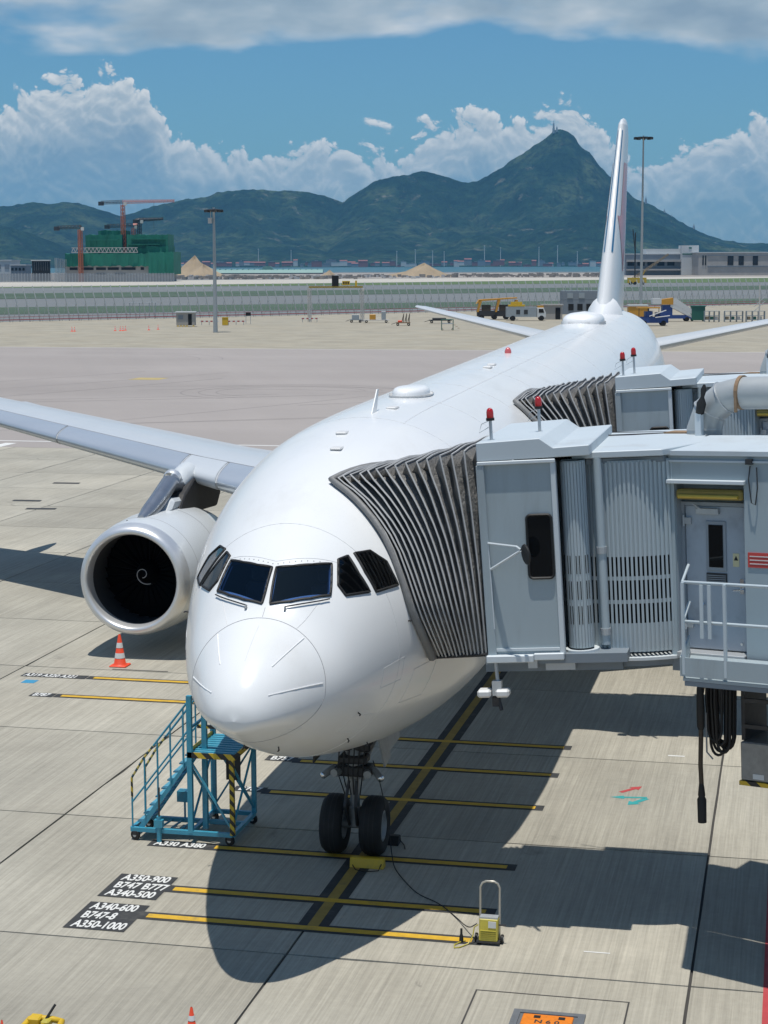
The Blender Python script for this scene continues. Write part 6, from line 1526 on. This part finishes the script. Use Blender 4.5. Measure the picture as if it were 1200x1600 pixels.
# baggage dollies, trolleys and steps
def dolly(u, v, L, label, load=None, mat='truck_grey', yaw_=0):
    q, M = M_at(u, v); M = M @ rotz(yaw_); t = thing('equipment_dolly', q, label, 'dolly', 'ground equipment by the fence')
    MB().bb((-L/2, -.7, .45), (L/2, .7, .6)).xf(M).build('bed', mat, t); wheels(t, M, (-L*.38, L*.38), .6, .25, .15)
    MB().tube((-L/2, 0, .5), (-L/2-.8, 0, .25), .05, 6).xf(M).build('drawbar', 'dark_metal', t)
    for (x0, x1, z, m) in (load or []): MB().bb((x0, -.6, .6), (x1, .6, z)).xf(M).build('load', m, t, bevel=.04)
    return t, M
dolly(556, 504, 2.0, 'dolly with a grey box at the left end of the equipment row', [(-.7, .6, 1.4, 'truck_grey')])
dolly(588, 504.5, 4.6, 'flat cream dolly carrying a yellow crate and a grey cabinet', [(-1.2, -.1, 1.5, 'gse_orange'), (.9, 1.7, 2.0, 'truck_grey')], 'town_white')
t, M = dolly(630, 509, 2.4, 'brown tangled trolley with an orange block in front', [(-.9, -.2, .9, 'cone_orange')], 'rusty')
for x in (.0, .5, 1.0): MB().path([(x, -.5, .6), (x+.1, .2, 2.0), (x-.2, .5, .7)], .07, 6).xf(M).build('hose', 'cable_brown', t)
def steps(u, v, label):
    q, M = M_at(u, v); t = thing('small_steps', q, label, 'steps', 'ground equipment by the fence')
    for x in (-.9, .9):
        for y in (-.5, .5): MB().bb((x-.05, y-.05, 0), (x+.05, y+.05, 1.7)).xf(M).build('post', 'gse_green', t)
    MB().bb((-.95, -.55, 1.0), (.95, .55, 1.08)).xf(M).build('deck', 'truck_grey', t)
    for z in (1.7,): MB().tube((-.9, -.5, z), (.9, -.5, z), .04, 6).tube((-.9, .5, z), (.9, .5, z), .04, 6).xf(M).build('rail', 'gse_green', t)
    for i in range(3): MB().bb((1.0+.3*i, -.5, .8-.25*i), (1.3+.3*i, .5, .85-.25*i)).xf(M).build('tread', 'rusty', t)
    wheels(t, M, (-.8, .8), .5, .14, .08)
steps(699, 516, 'small green service steps on wheels beyond the tip of the tailplane')
dolly(688, 505, 4.0, 'dark pallet dolly behind the small green steps', [(-1.4, 1.0, .95, 'dark_metal')], 'dark_metal')
dolly(790, 511, 2.2, 'low dark trolley just beyond the tailplane', None, 'rusty')
# loaders with tilted orange decks and a truck
def loader():
    q, M = M_at(772, 499); t = thing('cargo_loader', q, 'cargo loader with two raised orange decks beyond the tailplane', 'loader')
    MB().bb((-3.2, -1.3, .6), (3.0, 1.3, 1.6)).xf(M).build('chassis', 'dark_metal', t); wheels(t, M, (-2.4, 0, 2.2), 1.2, .5, .35)
    MB().prism([(-3.4, -1.4, 2.9), (-2.9, -1.4, 3.7), (4.2, -1.4, 4.1), (4.2, -1.4, 3.9), (-2.6, -1.4, 3.4)], (0, 2.8, 0)).xf(M).build('deck', 'gse_orange', t)
    for x0 in (-3.3, .1, 3.4): MB().prism([(x0, -1.4, 1.4), (x0+.35, -1.4, 1.4), (x0+1.0, -1.4, 3.6), (x0+.5, -1.4, 3.6)], (0, 2.8, 0)).xf(M).build('lift_arm', 'gse_orange', t)
    for x0 in (-2.3, 1.0): MB().bb((x0, -1.2, 1.5), (x0+1.6, 1.2, 2.7)).xf(M).build('hopper', 'cable_brown', t)
loader()
def truck():
    q, M = M_at(823, 501); t = thing('service_truck', q, 'grey box truck with a pale cab and yellow roof gear, beyond the tailplane', 'truck')
    MB().bb((-3.8, -1.1, .7), (1.7, 1.1, 2.5)).xf(M).build('box_body', 'truck_grey', t)
    cb_ = MB().prism([(1.8, -1.05, .6), (3.4, -1.05, .6), (3.4, -1.05, 1.4), (3.0, -1.05, 2.35), (1.8, -1.05, 2.35)], (0, 2.1, 0)).xf(M).build('cab', 'truck_white', t, bevel=.05)
    MB().prism([(2.1, -1.08, 1.45), (3.1, -1.08, 1.45), (2.9, -1.08, 2.15), (2.1, -1.08, 2.15)], (0, .03, 0)).xf(M).build('window', 'glass_black', cb_)
    MB().bb((1.9, -1.0, 2.35), (3.0, 1.0, 2.7)).xf(M).build('roof_light', 'gse_orange', cb_)
    MB().bb((-3.4, -.9, 2.6), (-.4, .9, 2.9)).bb((-2.9, -.8, 2.9), (-.9, .8, 3.4)).xf(M).build('roof_gear', 'gse_yellow', t); wheels(t, M, (-2.6, 2.6), 1.0, .48, .3)
    for x in (-2.0, -.6): MB().bb((x, -1.13, 1.2), (x+.7, -1.1, 2.0)).xf(M).build('locker', 'dark_metal', t)
truck()
q, M = M_at(862, 499); t = thing('shelter', q, 'small concrete shelter with a dark doorway behind the truck', 'shelter')
MB().bb((-1.9, -1, 0), (1.9, 1.5, 2.6)).xf(M).build('wall', 'wall_concrete', t); MB().bb((-2.1, -1.2, 2.6), (2.1, 1.7, 2.8)).xf(M).build('roof', 'wall_concrete', t); MB().bb((.6, -1.06, 0), (1.5, -1.0, 2.2)).xf(M).build('doorway', 'void_black', t)
# slate block of cabins behind the satcom hump
q = gp(906, 491); s_ = (q-CAM).dot(fwh)/F0; M = T(q.x, q.y, 0) @ yawed(); t = thing('portable_cabins', q, 'blue grey stack of cabins seen over the tail of the fuselage', 'cabin')
MB().bb((-27*s_, 0, 0), (66*s_, 6, 22*s_)).xf(M).build('lower_cabin', 'wall_slate', t); MB().bb((-27*s_, 0, 22.4*s_), (66*s_, 6, 36*s_)).xf(M).build('upper_cabin', 'wall_slate', t)
for x in (-18, -4, 10, 44, 56): MB().bb((x*s_, -.12, 6*s_), ((x+8)*s_, .0, 16*s_)).xf(M).build('window', 'void_black', t)
for x in (-20, -2, 46): MB().bb((x*s_, -.12, 25*s_), ((x+9)*s_, .0, 33*s_)).xf(M).build('window', 'truck_grey', t)
for x in (-22, -12, -4, 4, 14, 40, 50, 58, 64): MB().tube((x*s_, 1, 36*s_), (x*s_, 1, (44+4*math.sin(x))*s_), .09, 6).xf(M).build('pipe', 'steel_grey', t)
# loaders and stairs right of the tail
def belt_loader():
    q, M = M_at(1022, 509); t = thing('belt_loader', q, 'blue baggage loader with a yellow canopy right of the tail cone', 'loader')
    MB().bb((-2.6, -1.1, .5), (2.2, 1.1, 1.5)).xf(M).build('chassis', 'gse_blue', t); wheels(t, M, (-1.8, 1.4), 1.0, .45, .3)
    MB().bb((-1.6, -1, 1.5), (-.4, 1, 2.4)).bb((.2, -1, 1.5), (1.5, 1, 2.2)).xf(M).build('engine_box', 'gse_blue', t)
    MB().bb((-2.9, -1.3, 2.9), (.8, 1.3, 3.1)).xf(M).build('canopy', 'gse_orange', t)
    for x in (-2.7, .6): MB().tube((x, -1.1, 1.4), (x, -1.1, 2.9), .06, 6).xf(M).build('canopy_post', 'dark_metal', t)
    MB().tube((-1, -1.2, 1.6), (1.8, -1.2, 2.6), .08, 6).tube((0, -1.2, 1.4), (2.4, -1.2, 1.7), .08, 6).xf(M).build('belt_rail', 'truck_white', t)
belt_loader()
q, M = M_at(1000, 502); t = thing('yellow_container', q, 'yellow container standing beside the tail cone', 'container')
MB().bb((-2.2, -1, .3), (1.2, 1, 2.7)).xf(M).build('body', 'gse_orange', t, bevel=.05); MB().bb((-2.3, -1.1, 2.7), (1.3, 1.1, 3.0)).xf(M).build('lid', 'truck_white', t); MB().bb((1.2, -.9, .3), (1.5, .9, 2.6)).xf(M).build('end_frame', 'dark_metal', t)
def stair_truck():
    q, M = M_at(1058, 502); t = thing('stair_truck', q, 'white passenger stairs with a yellow top section sloping down to the right', 'passenger stairs')
    MB().prism([(-1.4, -1.0, 3.1), (-.6, -1.0, 3.1), (3.6, -1.0, .35), (3.0, -1.0, .35), (-1.4, -1.0, 2.6)], (0, 2.0, 0)).xf(M).build('stringer', 'truck_white', t)
    for sd in (-1.02, 1.0): MB().prism([(-.9, sd, 4.1), (-.4, sd, 4.1), (3.9, sd, 1.2), (3.9, sd, .5), (-.9, sd, 3.2)], (0, .04, 0)).xf(M).build('side_panel', 'truck_white', t)
    MB().prism([(-3.0, -1.05, 3.0), (-.9, -1.05, 3.0), (-.9, -1.05, 4.2), (-3.0, -1.05, 3.9)], (0, 2.1, 0)).xf(M).build('top_platform', 'gse_orange', t)
    MB().bb((-4.6, -1.0, 3.1), (-3.0, 1.0, 4.1)).xf(M).build('extension', 'truck_white', t)
    for i in range(10): MB().bb((-.5+.36*i, -.9, 3.0-.27*i), (-.2+.36*i, .9, 3.05-.27*i)).xf(M).build('tread', 'dark_metal', t)
    MB().bb((-3.4, -1, .5), (2.4, 1, 1.1)).xf(M).build('chassis', 'gse_blue', t); MB().bb((-2.8, -.9, 1.1), (-1.0, .9, 2.9)).xf(M).build('support', 'gse_blue', t); wheels(t, M, (-2.5, 1.6), .95, .42, .3)
stair_truck()
q, M = M_at(1090, 502); t = thing('green_cabinet', q, 'dark green cabinet right of the white stairs', 'cabinet')
MB().bb((-1.2, -.8, .2), (1.2, .8, 2.6)).xf(M).build('body', 'gse_green', t, bevel=.05); MB().bb((-1.3, -.9, 2.6), (1.3, .9, 2.8)).xf(M).build('lid', 'gse_green', t)
for x in (-1, 1): MB().bb((x-.1, -.7, 0), (x+.1, .7, .2)).xf(M).build('foot', 'dark_metal', t)
for u, lb in ((1112, 'grey rack of small parts right of the green cabinet'), (1146, 'wide grey rack near the right edge'), (1180, 'grey rack at the right edge below the fence')):
    q, M = M_at(u, 503); t = thing('equipment_rack', q, lb, 'rack', 'ground equipment by the fence')
    L = 2.6 if u == 1112 else 3.2
    for x in (-L/2, -L/6, L/6, L/2): MB().bb((x-.05, -.5, 0), (x+.05, .5, 1.9)).xf(M).build('upright', 'truck_grey', t)
    for z in (.4, 1.1, 1.9): MB().bb((-L/2, -.5, z-.04), (L/2, .5, z+.04)).xf(M).build('shelf', 'truck_grey', t)
    for i in range(3): MB().bb((-L/2+.2+i*L/3.2, -.4, .44), (-L/2+.7+i*L/3.2, .4, .95)).xf(M).build('crate', ('spoil', 'gse_green', 'town_white')[i], t)
q, M = M_at(1186, 505); t = thing('sign_post', q, 'pale steel post with braces near the right edge', 'post')
MB().tube((0, 0, 0), (0, 0, 6.6), .12, 8).xf(M).build('post', 'town_white', t)
MB().tube((1.0, 0, 4.6), (-1.0, 0, 2.8), .06, 6).tube((1.0, 0, 3.8), (-1.0, 0, 2.0), .06, 6).xf(M).build('brace', 'steel_grey', t)

# ---- haze
HZ = MB().bb((-9000, -400, -8), (9000, 15500, 700)); hz = None
hm = bpy.data.materials.new('haze'); hm.use_nodes = True; k = N(hm.node_tree)
ho = k.n('ShaderNodeOutputMaterial'); hv = k.n('ShaderNodeVolumePrincipled'); hv.inputs['Color'].default_value = C(0.20, 0.58, 1.0); hv.inputs['Density'].default_value = 4.2e-5; hv.inputs['Anisotropy'].default_value = 0.0
k.nt.links.new(hv.outputs[0], ho.inputs['Volume']); MAT['haze'] = hm
tag(HZ.build('haze', 'haze'), 'thin bluish haze over the airfield and bay', 'haze', kind='stuff')
